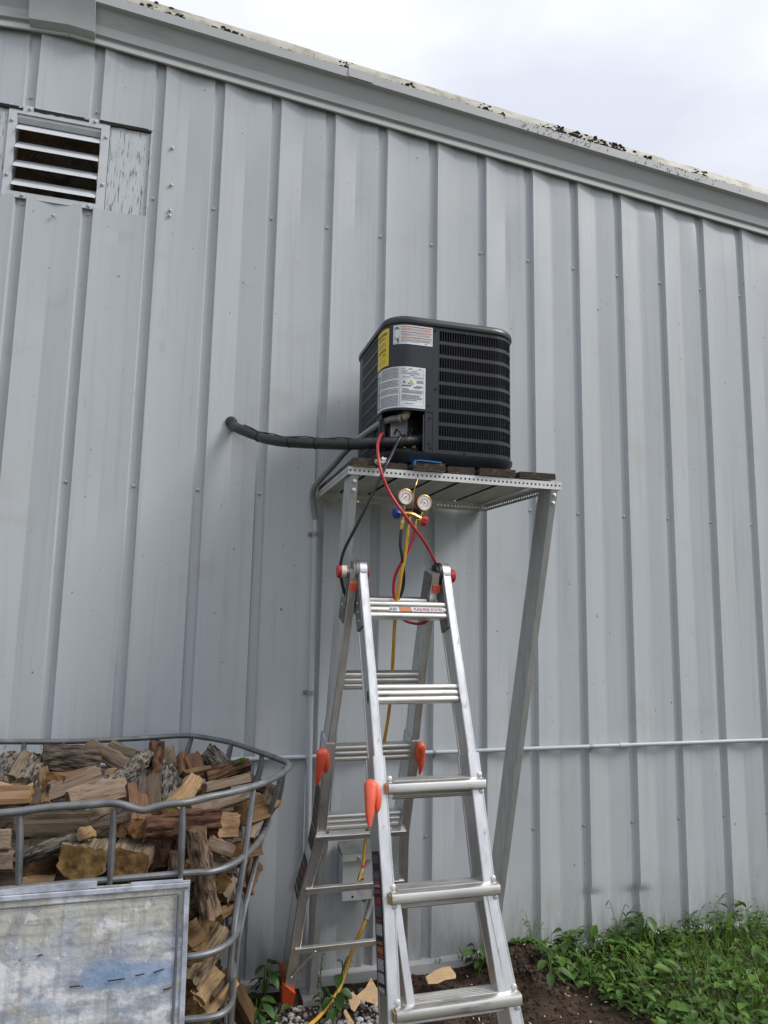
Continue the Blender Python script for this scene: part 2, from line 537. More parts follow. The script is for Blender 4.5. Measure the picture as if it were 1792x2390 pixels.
M['chip'] = mat('wood_chip', (0.42, 0.28, 0.155), 0.75, var=0.18, scale=14, stretch=(1, 4, 4), bump=0.25, bscale=50, dirt=(0.2, 0.12, 0.06), dscale=14, dlo=0.58, dhi=0.72)
M['litter'] = mat('pale_litter', (0.5, 0.42, 0.3), 0.8, var=0.4, scale=40)
M['leaf'] = mat('weed_leaf', (0.088, 0.175, 0.026), 0.5, var=0.55, scale=7, trans=0.25, spec=0.35)
M['leafdark'] = mat('weed_leaf_dark', (0.052, 0.118, 0.024), 0.48, var=0.5, scale=9, trans=0.22, spec=0.35)
M['grass'] = mat('grass_blade', (0.120, 0.210, 0.028), 0.55, var=0.5, scale=5, trans=0.3, spec=0.3)
M['plantleaf'] = mat('plant_leaf', (0.046, 0.105, 0.022), 0.45, var=0.45, scale=14, trans=0.2, spec=0.4)
M['drygrass'] = mat('dry_stalk', (0.26, 0.2, 0.11), 0.7, var=0.3, scale=9)

# ------------------------------------------------------------------ ground
def gh(x, y):
    h = 0.022 * nz(x * 1.3, y * 1.3, 3) + 0.012 * nz(x * 5, y * 5, 1) + 0.006 * nz(x * 16, y * 16, 2)
    if y < 0:
        h -= 0.03 * min(1, -y / 0.25)
    k = math.exp(-(((x - 1.74) / 0.17) ** 2 + ((y + 0.20) / 0.17) ** 2))
    h += 0.14 * k * (1 + 0.5 * nz(x * 9, y * 9, 5))
    k = math.exp(-(((x - 1.45) / 0.55) ** 2 + ((y + 0.55) / 0.35) ** 2))
    h += 0.03 * k * (1 + nz(x * 12, y * 12, 7))
    if x > 1.8 and y < 0:
        h += 0.035 * min(1, (x - 1.8) / 0.7)
    return h


def axis_vals(lo, hi, fine_lo, fine_hi, step):
    v = [fine_lo + i * step for i in range(int((fine_hi - fine_lo) / step) + 1)]
    a, s = v[0], step
    while a > lo:
        s *= 1.35
        a -= s
        v.insert(0, a)
    a, s = v[-1], step
    while a < hi:
        s *= 1.35
        a += s
        v.append(a)
    return v


gx_ = axis_vals(-150, 150, -0.2, 3.6, 0.025)
gy_ = axis_vals(-150, 60, -1.2, 0.05, 0.025)
g = MB()
g.v = [(x, y, gh(x, y) if abs(x) < 12 and -12 < y < 2 else 0.0) for y in gy_ for x in gx_]
nx = len(gx_)
g.f = [(j * nx + i, j * nx + i + 1, (j + 1) * nx + i + 1, (j + 1) * nx + i) for j in range(len(gy_) - 1) for i in range(nx - 1)]
g.mi = [0] * len(g.f)


def ground_material():
    m = mat('soil', (0.042, 0.029, 0.021), 0.95, var=0.55, scale=9, bump=0.9, bscale=45, dirt=(0.11, 0.085, 0.062), dscale=14, dlo=0.52, dhi=0.72, spec=0.15)
    n, l = m.node_tree.nodes, m.node_tree.links
    b = n['Principled BSDF']
    src = b.inputs['Base Color'].links[0].from_socket
    tcn = n.new('ShaderNodeTexCoord')
    sp = n.new('ShaderNodeSeparateXYZ')
    l.new(tcn.outputs['Object'], sp.inputs[0])
    ln = n.new('ShaderNodeVectorMath')
    ln.operation = 'DISTANCE'
    ln.inputs[1].default_value = (1.0, -0.4, 0)
    l.new(tcn.outputs['Object'], ln.inputs[0])
    mr = n.new('ShaderNodeMapRange')
    mr.inputs['From Min'].default_value, mr.inputs['From Max'].default_value = 1.3, 2.4
    l.new(ln.outputs['Value'], mr.inputs['Value'])
    gn = n.new('ShaderNodeTexNoise')
    gn.inputs['Scale'].default_value = 2.5
    gn.inputs['Detail'].default_value = 8
    l.new(tcn.outputs['Object'], gn.inputs['Vector'])
    gr = n.new('ShaderNodeValToRGB')
    gr.color_ramp.elements[0].color, gr.color_ramp.elements[1].color = (0.055, 0.06, 0.035, 1), (0.125, 0.115, 0.085, 1)
    l.new(gn.outputs['Fac'], gr.inputs['Fac'])
    mm = n.new('ShaderNodeMixRGB')
    l.new(mr.outputs[0], mm.inputs['Fac'])
    l.new(src, mm.inputs[1])
    l.new(gr.outputs[0], mm.inputs[2])
    l.new(mm.outputs[0], b.inputs['Base Color'])
    return m


ground = g.build('ground', ground_material(), smooth=180)
ground['kind'] = 'structure'

# ------------------------------------------------------------------ metal building
bld = thing('metal_building', 'long pale grey ribbed steel building wall with a low gable roof edge', 'building', (0, 0, 0))
S = 0.3048
RX0 = -0.8076            # left edge of the pan numbered 0
PEAK = -0.68


def zrake(x):
    return 4.640 - 0.0784 * abs(x - PEAK)


DENTS = [(2.245, 0.262, 0.046, 0.05), (2.487, 0.250, 0.040, 0.06), (2.553, 0.250, 0.046, 0.05), (1.935, 1.315, 0.012, 0.04)]
CP = [(0, 0.0), (0.006, 0.0006), (0.1245, 0.0125), (0.243, 0.0006), (0.249, 0.0), (0.2575, 0.025), (0.2955, 0.025), (S, 0.0)]


def wall_panel(k, cols, zlo, zhi, jag=False):
    """pressed steel pan number k between heights zlo and zhi (None: up under the rake)"""
    mb = MB()
    x0 = RX0 + k * S
    near_dent = k in (9, 10, 11, 12)
    rows = []
    top = max(zrake(x0), zrake(x0 + S)) + 0.05 if zhi is None else zhi
    z = zlo
    while z < top - 1e-6:
        rows.append(z)
        z += 0.0125 if (near_dent and 0.12 < z < 0.5) else (0.05 if z > top - 0.2 else 0.22)
    rows.append(top)
    cc = [CP[i] for i in cols]
    if near_dent:
        c2 = []
        for i in range(len(cc) - 1):
            n = 10 if cc[i + 1][0] - cc[i][0] > 0.05 else 1
            for a in range(n):
                t = a / n
                c2.append((cc[i][0] + (cc[i + 1][0] - cc[i][0]) * t, cc[i][1] + (cc[i + 1][1] - cc[i][1]) * t))
        cc = c2 + [cc[-1]]
    for zi, z in enumerate(rows):
        for dx, dy in cc:
            x, y = x0 + dx, dy
            flat = 0.01 < dx < 0.24
            if flat:
                y += 0.0042 * nz(x * 2.2, z * 1.1, 9)
            zz = z
            if zhi is None:
                tuck = max(0.0, min(1.0, (z - (zrake(x) - 0.13)) / 0.10))
                if dx <= 0.249:
                    y += 0.016 * tuck * (dx / 0.249) ** 1.5
            for (ddx, ddz, amp, rad) in DENTS:
                d2 = (abs(x - ddx) / rad) ** 1.6 + (abs(z - ddz) / (rad * 0.55)) ** 2
                y += amp * 0.30 * math.exp(-d2)
            if jag and zi == 0:
                zz += 0.006 * nz(x * 30, k) + 0.004 * math.sin(x * 60)
            mb.v.append((x, y, zz))
    nc = len(cc)
    for j in range(len(rows) - 1):
        for i in range(nc - 1):
            mb.f.append((j * nc + i, j * nc + i + 1, (j + 1) * nc + i + 1, (j + 1) * nc + i))
            mb.mi.append(0)
    return mb.build('wall_panel', M['wall'], bld, smooth=12 if not near_dent else 20)


ALL = list(range(8))
for k in range(-9, 24):
    if k in (-1, 0):
        wall_panel(k, ALL, 4.20 + 0.004 * k, None, True)
        wall_panel(k, ALL, 0.03, 3.735)
    elif k == 1:
        wall_panel(k, ALL[:5], 4.205, None, True)
        wall_panel(k, ALL[:5], 0.03, 3.728)
        wall_panel(k, ALL[4:], 0.03, None)
    else:
        wall_panel(k, ALL, 0.03, None)

# foundation ledge strip the panels stand on
mb = MB()
mb.prism([(-4, -0.034, -0.08), (-4, -0.034, 0.040), (-4, -0.004, 0.046), (-4, 0.06, 0.046), (-4, 0.06, -0.08)], (11, 0, 0))
mb.build('base_trim', M['trim'], bld)

# sculptured rake trim
RP = [(-0.004, 0.0), (-0.014, 0.004), (-0.014, 0.024), (-0.030, 0.030), (-0.036, 0.076), (-0.031, 0.080), (-0.062, 0.155), (-0.092, 0.158), (-0.094, 0.208), (-0.085, 0.214), (0.05, 0.222), (0.05, 0.0)]


def rake(xa, xb, grow=0.0, drop=0.0, name='rake_trim', m='trim'):
    mb = MB()
    n = max(2, int(abs(xb - xa) / 0.4))
    pts = []
    for i in range(n + 1):
        x = xa + (xb - xa) * i / n
        wob = 0.002 * nz(x * 2, 4)
        pts.append([(x, y - grow * (1 if y < 0.02 else 0), zrake(x) + z - drop + wob + (grow if z > 0.1 else 0)) for y, z in RP])
    m_ = len(RP)
    vs = [p for r in pts for p in r]
    fs = []
    for i in range(n):
        for a in range(m_ - 1):
            fs.append((i * m_ + a, (i + 1) * m_ + a, (i + 1) * m_ + a + 1, i * m_ + a + 1))
    fs += [tuple(range(m_)), tuple(range(len(vs) - 1, len(vs) - m_ - 1, -1))]
    mb.add(vs, fs)
    return mb.build(name, M[m], bld, smooth=20)


rake(-3.5, PEAK)
rake(PEAK + 0.002, 6.4)
# bright lower edge of the rake trim
for xa, xb in ((-3.5, PEAK), (PEAK + 0.003, 6.4)):
    mb = MB()
    mb.prism([(xa, -0.005, zrake(xa) - 0.014), (xb, -0.005, zrake(xb) - 0.014), (xb, -0.005, zrake(xb) + 0.010), (xa, -0.005, zrake(xa) + 0.010)], (0, -0.013, 0.0))
    mb.build('rake_drip_edge', M['trimwhite'], bld)
# box over the ridge
mb = MB()
for xa, xb in ((-0.86, PEAK), (PEAK, -0.555)):
    a = [(xa, -0.018, zrake(xa) - 0.002), (xa, -0.060, zrake(xa) + 0.012), (xa, -0.078, zrake(xa) + 0.09), (xa, -0.112, zrake(xa) + 0.16), (xa, -0.114, zrake(xa) + 0.228), (xa, 0.03, zrake(xa) + 0.24), (xa, 0.03, zrake(xa))]
    b = [(xb, y, z - zrake(xa) + zrake(xb)) for _, y, z in a]
    n = len(a)
    mb.add(a + b, [(i, n + i, n + (i + 1) % n, (i + 1) % n) for i in range(n)] + [tuple(range(n)), tuple(range(2 * n - 1, n - 1, -1))])
mb.build('peak_cap', M['trim'], bld, smooth=15)
# small joint plate on the upper lip
mb = MB()
xa = 0.76
mb.prism([(xa, -0.0955, zrake(xa) + 0.16), (xa + 0.14, -0.0955, zrake(xa + 0.14) + 0.16), (xa + 0.14, -0.0955, zrake(xa + 0.14) + 0.212), (xa, -0.0955, zrake(xa) + 0.212)], (0, -0.003, 0))
mb.build('lip_splice', M['trim'], bld)


def roof(xa, xb):
    mb = MB()
    n = 26
    prof = [(-0.080, 0.206), (-0.074, 0.240), (-0.048, 0.288), (-0.010, 0.296), (0.03, 0.236), (7.0, 0.226), (7.0, 0.18), (0.03, 0.205)]
    for i in range(n + 1):
        x = xa + (xb - xa) * i / n
        w = 0.006 * nz(x * 1.3, 8) + (0.012 if 0.1 < x < 0.5 else 0) * math.sin((x - 0.1) / 0.4 * math.pi)
        mb.v += [(x, y, zrake(x) + z + (w if y < 0.02 else 0)) for y, z in prof]
    m_ = len(prof)
    for i in range(n):
        for a in range(m_ - 1):
            mb.f.append((i * m_ + a, (i + 1) * m_ + a, (i + 1) * m_ + a + 1, i * m_ + a + 1))
            mb.mi.append(0)
    mb.build('roof_sheet', M['roof'], bld, smooth=30)


roof(-3.5, PEAK)
roof(PEAK + 0.002, 6.4)

# moss and lichen growing along the roof edge: uncountable
rnd = random.Random(5)
mb = MB()


def clump(mb, c, r, rnd, mi=0, flat=1.0):
    """small rough lump"""
    vs = []
    ico = [(0, 0, 1), (.894, 0, .447), (.276, .851, .447), (-.724, .526, .447), (-.724, -.526, .447), (.276, -.851, .447), (.724, .526, -.447), (-.276, .851, -.447), (-.894, 0, -.447), (-.276, -.851, -.447), (.724, -.526, -.447), (0, 0, -1)]
    fs = [(0, 1, 2), (0, 2, 3), (0, 3, 4), (0, 4, 5), (0, 5, 1), (1, 6, 2), (2, 6, 7), (2, 7, 3), (3, 7, 8), (3, 8, 4), (4, 8, 9), (4, 9, 5), (5, 9, 10), (5, 10, 1), (1, 10, 6), (6, 11, 7), (7, 11, 8), (8, 11, 9), (9, 11, 10), (10, 11, 6)]
    ax, ay = rnd.uniform(.7, 1.3), rnd.uniform(.7, 1.3)
    for x, y, z in ico:
        k = r * rnd.uniform(.75, 1.2)
        vs.append((c[0] + x * k * ax, c[1] + y * k * ay, c[2] + z * k * flat))
    mb.add(vs, fs, mi)


dens = lambda x: max(0, 0.25 + 1.4 * math.exp(-((x - 2.15) / 0.38) ** 2) + 1.1 * math.exp(-((x + 0.12) / 0.16) ** 2) + 0.7 * math.exp(-((x - 2.9) / 0.35) ** 2) + 0.55 * math.exp(-((x - 0.85) / 0.2) ** 2) - 0.2)
for i in range(900):
    x = rnd.uniform(-0.5, 4.2)
    cl = nz(x * 6, 3.3) + 0.6 * nz(x * 19, 7.1)
    if rnd.random() > dens(x) * max(0, 0.15 + 1.6 * cl):
        continue
    for q_ in range(rnd.randint(2, 6)):
        t = rnd.random() ** 1.5 * min(1, 0.35 + max(0, cl) * 1.3)
        clump(mb, (x + rnd.gauss(0, 0.012), -0.084 + 0.036 * t, zrake(x) + 0.210 + 0.075 * t), rnd.uniform(0.003, 0.009) if rnd.random() < .8 else rnd.uniform(.009, .017), rnd, flat=0.7)
x = -0.5
while x < 4.3:          # thin continuous grime line where the roof sheet meets the trim
    k_ = 0.5 + nz(x * 3.1, 12.0) + 0.5 * nz(x * 11, 5.0)
    if k_ > 0.25:
        clump(mb, (x, -0.083 + rnd.uniform(-.002, .004), zrake(x) + 0.2135 + rnd.uniform(-.001, .004)), rnd.uniform(0.0016, 0.0026 + 0.0032 * min(1, k_)), rnd, flat=0.9)
    x += rnd.uniform(.002, .006)
for i in range(130):
    x = rnd.choice((rnd.gauss(1.95, 0.12), rnd.gauss(2.9, 0.15), rnd.gauss(2.2, 0.1)))
    a = zrake(x) + 0.208 - 0.045 * rnd.random() ** 1.5
    clump(mb, (x, -0.0945, a), rnd.uniform(0.0008, 0.0026), rnd, flat=3.0)
solo(mb, 'roof_moss', M['moss'], 'dark brown moss growing along the cream roof edge', 'moss', kind='stuff')

# screws with washers
sm = MB()
sm.lathe((0, 0, 0), (0, -1, 0), [(0.0095, 0), (0.0095, 0.002), (0.0055, 0.003), (0.0055, 0.007), (0.003, 0.0085)], 10)
SCREW = sm.mesh('screw', M['screw'])
for k in range(-4, 20):
    x = RX0 + k * S + 0.276
    zs = [2.337 + 0.012 * nz(k * 3.3, 2)]
    if k not in (-1, 0):
        zs.append(3.84 + 0.02 * nz(k, 7))
    zs.append(0.62 + 0.01 * nz(k, 5))
    for z in zs:
        inst(SCREW, 'screw', bld, (x, 0.0245, z))
for x, y in ((372, 320), (370, 400), (367, 455), (366, 466), (115, 466)):
    p = at(x, y, 0.0005)
    inst(SCREW, 'screw', bld, p)
for p in ((-0.527, 0.0245, 4.26), (-0.835, 0.0245, 4.27), (-0.53, 0.0245, 3.70), (-0.83, 0.0245, 3.70), (0.66, 0.0245, 3.2), (2.45, 0.0245, 0.44)):
    inst(SCREW, 'screw', bld, p)
# black strips added as the shadow gap under the cut pan ends
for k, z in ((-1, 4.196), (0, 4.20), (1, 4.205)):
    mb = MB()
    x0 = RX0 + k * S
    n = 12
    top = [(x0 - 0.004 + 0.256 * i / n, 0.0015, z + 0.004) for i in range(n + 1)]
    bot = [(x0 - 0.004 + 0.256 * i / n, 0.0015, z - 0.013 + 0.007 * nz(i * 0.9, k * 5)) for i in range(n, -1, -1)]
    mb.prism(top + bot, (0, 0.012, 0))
    mb.build('gap_shade_strip', M['gapshade'], bld, smooth=10)

# ------------------------------------------------------------------ plywood patch and louvre vent
mb = MB()
mb.box((-0.452, 0.013, 3.70), (-0.2475, 0.024, 4.23))
solo(mb, 'plywood_patch', M['plywood'], 'weathered painted plywood patch right of the louvre vent', 'board')
mb = MB()
mb.box((-1.30, 0.013, 3.70), (-0.925, 0.024, 4.23))
solo(mb, 'plywood_patch', M['plywood'], 'painted plywood strip at the left picture edge, left of the louvre vent', 'board')

vent = thing('louvre_vent', 'white metal wall vent with four slanted slats and a wire screen', 'vent', (-0.69, 0, 3.73))
VX0, VX1, VZ0, VZ1 = -0.922, -0.4545, 3.722, 4.212
IX0, IX1, IZ0, IZ1 = -0.885, -0.495, 3.752, 4.165
mb = MB()
o8 = [(VX0, VZ0), (VX1, VZ0), (VX1, VZ1), (VX0, VZ1)]
i8 = [(IX0, IZ0), (IX1, IZ0), (IX1, IZ1), (IX0, IZ1)]
vs = [(x, 0.004, z) for x, z in o8 + i8] + [(x, 0.0125, z) for x, z in o8] + [(x, 0.075, z) for x, z in i8]
fs = []
for a in range(4):
    b = (a + 1) % 4
    fs += [(a, b, 4 + b, 4 + a), (8 + a, 8 + b, b, a), (4 + a, 4 + b, 12 + b, 12 + a)]
mb.add(vs, fs)
fr = mb.build('frame', M['ventwhite'], vent)
mb = MB()
mb.prism([(IX0, 0.012, IZ1 - 0.002), (IX0, 0.012, IZ1 - 0.016), (IX0, 0.034, IZ1 - 0.034), (IX0, 0.05, IZ1 - 0.002)], (IX1 - IX0, 0, 0))
mb.build('head_rail', M['ventwhite'], vent)
for i in range(4):
    zt = IZ1 - 0.024 - i * 0.0985
    mb = MB()
    pr = [(0.050, zt), (0.052, zt - 0.003), (0.0, zt - 0.056), (-0.007, zt - 0.068), (-0.009, zt - 0.068), (-0.003, zt - 0.055)]
    sag = 0.004 * nz(i * 3.1, 1)
    mb.add([(IX0 + 0.004, y, z) for y, z in pr] + [(IX1 - 0.004, y, z + sag) for y, z in pr],
           [(a, 6 + a, 6 + (a + 1) % 6, (a + 1) % 6) for a in range(6)] + [tuple(range(6)), tuple(range(11, 5, -1))])
    s_ = mb.build('slat', M['ventwhite'], vent, smooth=25)
    mb = MB()
    for xa in (IX0 + 0.002, IX1 - 0.0052):
        mb.prism([(xa, 0.05, zt - 0.004), (xa, -0.004, zt - 0.060), (xa, 0.012, zt - 0.074), (xa, 0.05, zt - 0.055)], (0.003, 0, 0))
    mb.build('end_lug', M['ventwhite'], s_)
mb = MB()
n = 44
for i in range(n + 1):
    x = IX0 + (IX1 - IX0) * i / n
    mb.box((x - 0.0005, 0.078, IZ0), (x + 0.0005, 0.079, IZ1))
for i in range(47):
    z = IZ0 + (IZ1 - IZ0) * i / 46
    mb.box((IX0, 0.0795, z - 0.0005), (IX1, 0.0805, z + 0.0005))
mb.build('wire_screen', M['wire'], vent, kind='stuff')
mb = MB()          # open-fronted wooden shaft
x0, x1, z0, z1, y0, y1 = IX0 - 0.02, IX1 + 0.02, IZ0 - 0.02, IZ1 + 0.02, 0.0755, 0.24
c8 = [(x0, y0, z0), (x1, y0, z0), (x1, y1, z0), (x0, y1, z0), (x0, y0, z1), (x1, y0, z1), (x1, y1, z1), (x0, y1, z1)]
mb.add(c8, [(0, 1, 2, 3), (7, 6, 5, 4), (1, 5, 6, 2), (3, 2, 6, 7), (0, 3, 7, 4)])
mb.build('shaft', M['ventdark'], vent)
mb = MB()
cxv, czv = (IX0 + IX1) / 2, (IZ0 + IZ1) / 2 - 0.01
ring = [(cxv + 0.17 * math.cos(a * math.pi / 16), 0.15, czv + 0.17 * math.sin(a * math.pi / 16)) for a in range(32)]
mb.tube(ring, 0.010, 6, closed=True)
mb.lathe((cxv, 0.11, czv), (0, 1, 0), [(0.04, 0), (0.045, 0.02), (0.045, 0.1)], 14)
for a in range(5):
    t = a * 2 * math.pi / 5 + .3
    c, s = math.cos(t), math.sin(t)
    mb.add([(cxv + c * .03 - s * .03, .15, czv + s * .03 + c * .03), (cxv + c * .16 - s * .05, .13, czv + s * .16 + c * .05), (cxv + c * .16 + s * .05, .17, czv + s * .16 - c * .05), (cxv + c * .03 + s * .03, .16, czv + s * .03 - c * .03)], [(0, 1, 2, 3)])
mb.build('fan', M['fan'], vent)
for x, z in ((VX0 + 0.016, 4.12), (VX0 + 0.016, 3.83), (VX1 - 0.016, 4.12), (VX1 - 0.016, 3.86), (-0.83, VZ1 - 0.018), (-0.527, VZ1 - 0.018), (-0.83, VZ0 + 0.012), (-0.527, VZ0 + 0.012)):
    inst(SCREW, 'screw', vent, (x, 0.0035, z))

# ------------------------------------------------------------------ pipes on the wall
pipe = thing('wall_pipe', 'thin grey painted pipe running level along the wall at hip height', 'pipe', (2.0, -0.015, 1.03))
zp = 1.0409
mb = MB()
mb.tube([(-0.95 + i * 0.3, -0.014, zp + 0.003 * nz(i * 0.7, 3)) for i in range(24)], 0.0115, 12)
mb.build('tube', M['pvc'], pipe)
for x in (2.42, 0.13, 4.3):
    mb = MB()
    mb.tube([(x, -0.014, zp), (x + 0.06, -0.014, zp)], 0.0145, 12)
    mb.build('coupling', M['pvc'], pipe)
for x in (2.235, 0.74, 1.32, 3.62):
    mb = MB()
    mb.tube([(x, -0.014, zp), (x + 0.014, -0.014, zp)], 0.0135, 12)
    mb.box((x, -0.004, zp - 0.034), (x + 0.014, -0.0005, zp - 0.012))
    mb.build('pipe_clip', M['conduit'], pipe)

cond = thing('electrical_conduit', 'grey conduit dropping from the air conditioner down the wall beside the stand', 'conduit', (0.68, -0.03, 0.1))
fl = [((878, 889), -0.665), ((877, 897), -0.672), ((868, 903), -0.668), ((842, 907), -0.63), ((814, 921), -0.56), ((776, 948), -0.47), ((747, 974), -0.385), ((719, 1006), -0.29), ((690, 1038), -0.16), ((676, 1062), -0.075), ((677, 1094), -0.034), ((682, 1122), -0.020)]
mb = MB()
pth = spline([at(x, y, Y) for (x, y), Y in fl[2:]], 8)
mb.tube(pth, 0.0155, 12)
mb.build('flexible_hose', M['conduit'], cond)
mb = MB()
mb.tube(spline([at(x, y, Y) for (x, y), Y in fl[:3]], 5), 0.0185, 12)
p = at(868, 903, -0.668)
mb.tube([p, p + (pth[4] - pth[0]) * 0.5], 0.020, 12)
mb.build('elbow_fitting', M['tanplastic'], cond)
e = pth[-1]
mb = MB()
mb.tube([e + Vector((0, 0, 0.01)), Vector((e.x + 0.004, -0.02, 1.2)), Vector((e.x + 0.012, -0.02, 0.62)), Vector((e.x + 0.016, -0.02, 0.02))], 0.0145, 12)
mb.build('rigid_tube', M['pvc'], cond)
for z in (2.14, 1.35, 0.5):
    mb = MB()
    mb.tube([(e.x + 0.001, -0.02, z - 0.011), (e.x + 0.001, -0.02, z + 0.011)], 0.0185, 12)
    mb.box((e.x - 0.034, -0.004, z - 0.010), (e.x - 0.008, -0.0005, z + 0.010))
    mb.lathe((e.x - 0.025, -0.004, z), (0, -1, 0), [(0.007, 0), (0.006, 0.004)], 8)
    mb.build('strap', M['conduit'], cond)

ls = thing('insulated_line_set', 'thick black foam wrapped pipe curving from the wall to the air conditioner', 'pipe', (0.213, 0, 2.63))
lp = [((499, 915), 0.03), ((507, 922), -0.03), ((534, 934), -0.12), ((567, 946), -0.20), ((600, 953), -0.28), ((650, 957), -0.37), ((700, 959), -0.455), ((750, 960), -0.54), ((800, 958), -0.625), ((860, 955), -0.67), ((900, 952), -0.668), ((919, 951), -0.64)]
lpath = spline([at(x, y, Y) for (x, y), Y in lp], 8)
mb = MB()
rr = [0.0250 + 0.0014 * nz(i * 0.21, 6) for i in range(len(lpath))]
mb.tube(lpath, rr, 16)
tb = mb.build('foam_sleeve', M['rubber'], ls)
for f in (0.26, 0.42, 0.52, 0.66, 0.86, 0.95):
    i = int(f * (len(lpath) - 2))
    mb = MB()
    d = (lpath[i + 1] - lpath[i]).normalized()
    mb.tube([lpath[i], lpath[i] + d * 0.007], 0.0272, 16)
    mb.build('cable_tie', M['black'], ls)
mb = MB()
mb.tube(spline([lpath[i] + Vector((0, -0.012, 0.0245 + 0.004 * math.sin(i * 0.5))) for i in range(14, 66, 4)], 4), 0.003, 6)
mb.build('control_wire', M['black'], ls)
mb = MB()
mb.lathe(lpath[0] + Vector((0, -0.027, 0)), (0, -1, 0), [(0.031, 0), (0.029, 0.004), (0.024, 0.006)], 16)
mb.build('wall_grommet', M['rubber'], ls)

# ------------------------------------------------------------------ disconnect box
bx = thing('electrical_box', 'grey metal electrical box low on the wall behind the ladder', 'box', (0.9, 0, 0.40))
b0, b1 = at(745, 1856, -0.10), at(795, 1943, -0.10)
X0, X1, Z1, Z0 = 0.84, 0.985, b0.z + 0.012, b1.z
mb = MB()
mb.box((X0, -0.095, Z0), (X1, -0.002, Z1))
mb.build('case', M['boxgrey'], bx, smooth=20)
mb = MB()
mb.prism([(X0 - 0.008, -0.002, Z1 + 0.040), (X0 - 0.008, -0.002, Z1 + 0.002), (X0 - 0.008, -0.094, Z1 - 0.001), (X0 - 0.008, -0.112, Z1 - 0.018), (X0 - 0.008, -0.112, Z1 + 0.010)], (X1 - X0 + 0.016, 0, 0))
lid = mb.build('hood', M['boxdark'], bx, smooth=20)
mb = MB()
mb.box((X0 - 0.009, -0.1165, Z1 - 0.018), (X1 + 0.009, -0.1125, Z1 + 0.009))
mb.build('hood_lip', M['galv'], lid)
inst(SCREW, 'screw', bx, ((X0 + X1) / 2, -0.1158, Z1 - 0.004))
mb = MB()
mb.lathe((X0 + 0.05, -0.0955, Z0 + 0.016), (0, -1, 0), [(0.006, 0), (0.005, 0.001)], 10)
mb.build('knockout', M['black'], bx)
mb = MB()
mb.lathe((X1 - 0.02, -0.05, Z0), (0, 0, -1), [(0.02, 0), (0.02, 0.012), (0.016, 0.014), (0.016, 0.026)], 14)
mb.build('bottom_connector', M['conduit'], bx)
BOXC = Vector((X1 - 0.035, -0.05, Z0))

# ------------------------------------------------------------------ steel stand
FL, FR_ = Vector((0.660, -0.770, 2.317)), Vector((1.634, -0.800, 2.308))
BL, BR = Vector((0.664, -0.012, 2.316)), Vector((1.607, -0.012, 2.310))
st = thing('equipment_stand', 'steel wall stand of slotted angle with two slanting legs holding the air conditioner', 'stand', (1.14, -0.05, 0.0))


def angle_rail(a, b, inward, h, n, nm, m='rail'):
    u = (b - a)
    L = u.length
    u.normalize()
    nrm = Vector(inward)
    mb = MB()
    mb.holed(a, u, (0, 0, 1), nrm, L, h, 0.0025, n, 0.0052)
    mb.beam(a + u * (L / 2) - u * (L / 2 - 0.003) + nrm * 0.022 + Vector((0, 0, h - 0.0015)), b - u * 0.003 + nrm * 0.022 + Vector((0, 0, h - 0.0015)), 0.038, 0.0025)
    return mb.build(nm, M[m], st, smooth=25)


angle_rail(FL, FR_, (0, 1, 0), 0.034, 50, 'front_rail')
angle_rail(BL, BR, (0, -1, 0), 0.041, 47, 'back_rail', 'rail')
angle_rail(BL + Vector((0, -.004, 0)), FL + Vector((0, 0.004, 0)), (1, 0, 0), 0.034, 34, 'side_rail', 'galv')
angle_rail(BR + Vector((0, -.004, 0)), FR_ + Vector((0, 0.004, 0)), (-1, 0, 0), 0.034, 34, 'side_rail', 'galv')


def strut(top, bot, nm):
    d = (bot - top).normalized()
    n = d.cross(Vector((1, 0, 0))).normalized()      # towards the viewer and down
    if n.y > 0:
        n = -n
    mb = MB()
    w, dp, t = 0.031, 0.122, 0.004
    # channel: front web plus two side flanges reaching back
    mb.beam(top, bot, w, t, up=n, c=0.001)
    mb.beam(top + Vector((-w / 2 + t / 2, 0, 0)) - n * (dp / 2), bot + Vector((-w / 2 + t / 2, 0, 0)) - n * (dp / 2), t, dp - t - 0.001, up=n, c=0.001)
    mb.beam(top + Vector((w / 2 - t / 2, 0, 0)) - n * (dp / 2), bot + Vector((w / 2 - t / 2, 0, 0)) - n * (dp / 2), t, dp - t - 0.001, up=n, c=0.001)
    return mb.build(nm, M['galvdull'], st)


strut(Vector((0.690, -0.765, 2.322)), Vector((0.706, -0.105, -0.02)), 'leg')
strut(Vector((1.602, -0.795, 2.312)), Vector((1.600, -0.105, -0.02)), 'leg')
for x in (0.70, 0.915, 1.545, 1.22):
    mb = MB()
    mb.box((x, -0.026, 2.284), (x + 0.026, -0.016, 2.3085))
    mb.lathe((x + 0.013, -0.026, 2.296), (0, -1, 0), [(0.007, 0), (0.006, 0.006)], 6)
    mb.build('wall_bolt', M['galv'], st)
mb = MB()
mb.lathe((0.70, -0.789, 2.20), (0, -1, 0), [(0.004, 0), (0.004, 0.004)], 8)
mb.build('bolt', M['galv'], st)

for x, z, y in ((0.69, 2.29, -0.7615), (0.69, 2.255, -0.7515), (1.602, 2.285, -0.7905), (1.602, 2.25, -0.7805)):
    mb = MB()
    mb.lathe((x, y, z), (0, -1, 0.28), [(0.009, 0), (0.009, 0.002), (0.006, 0.0025), (0.0058, 0.007)], 6)
    mb.build('bolt', M['galv'], st)
for x in (0.706, 1.600):
    mb = MB()
    mb.box((x - 0.05, -0.16, -0.03), (x + 0.05, -0.036, 0.006))
    mb.build('foot_plate', M['galvdull'], st)
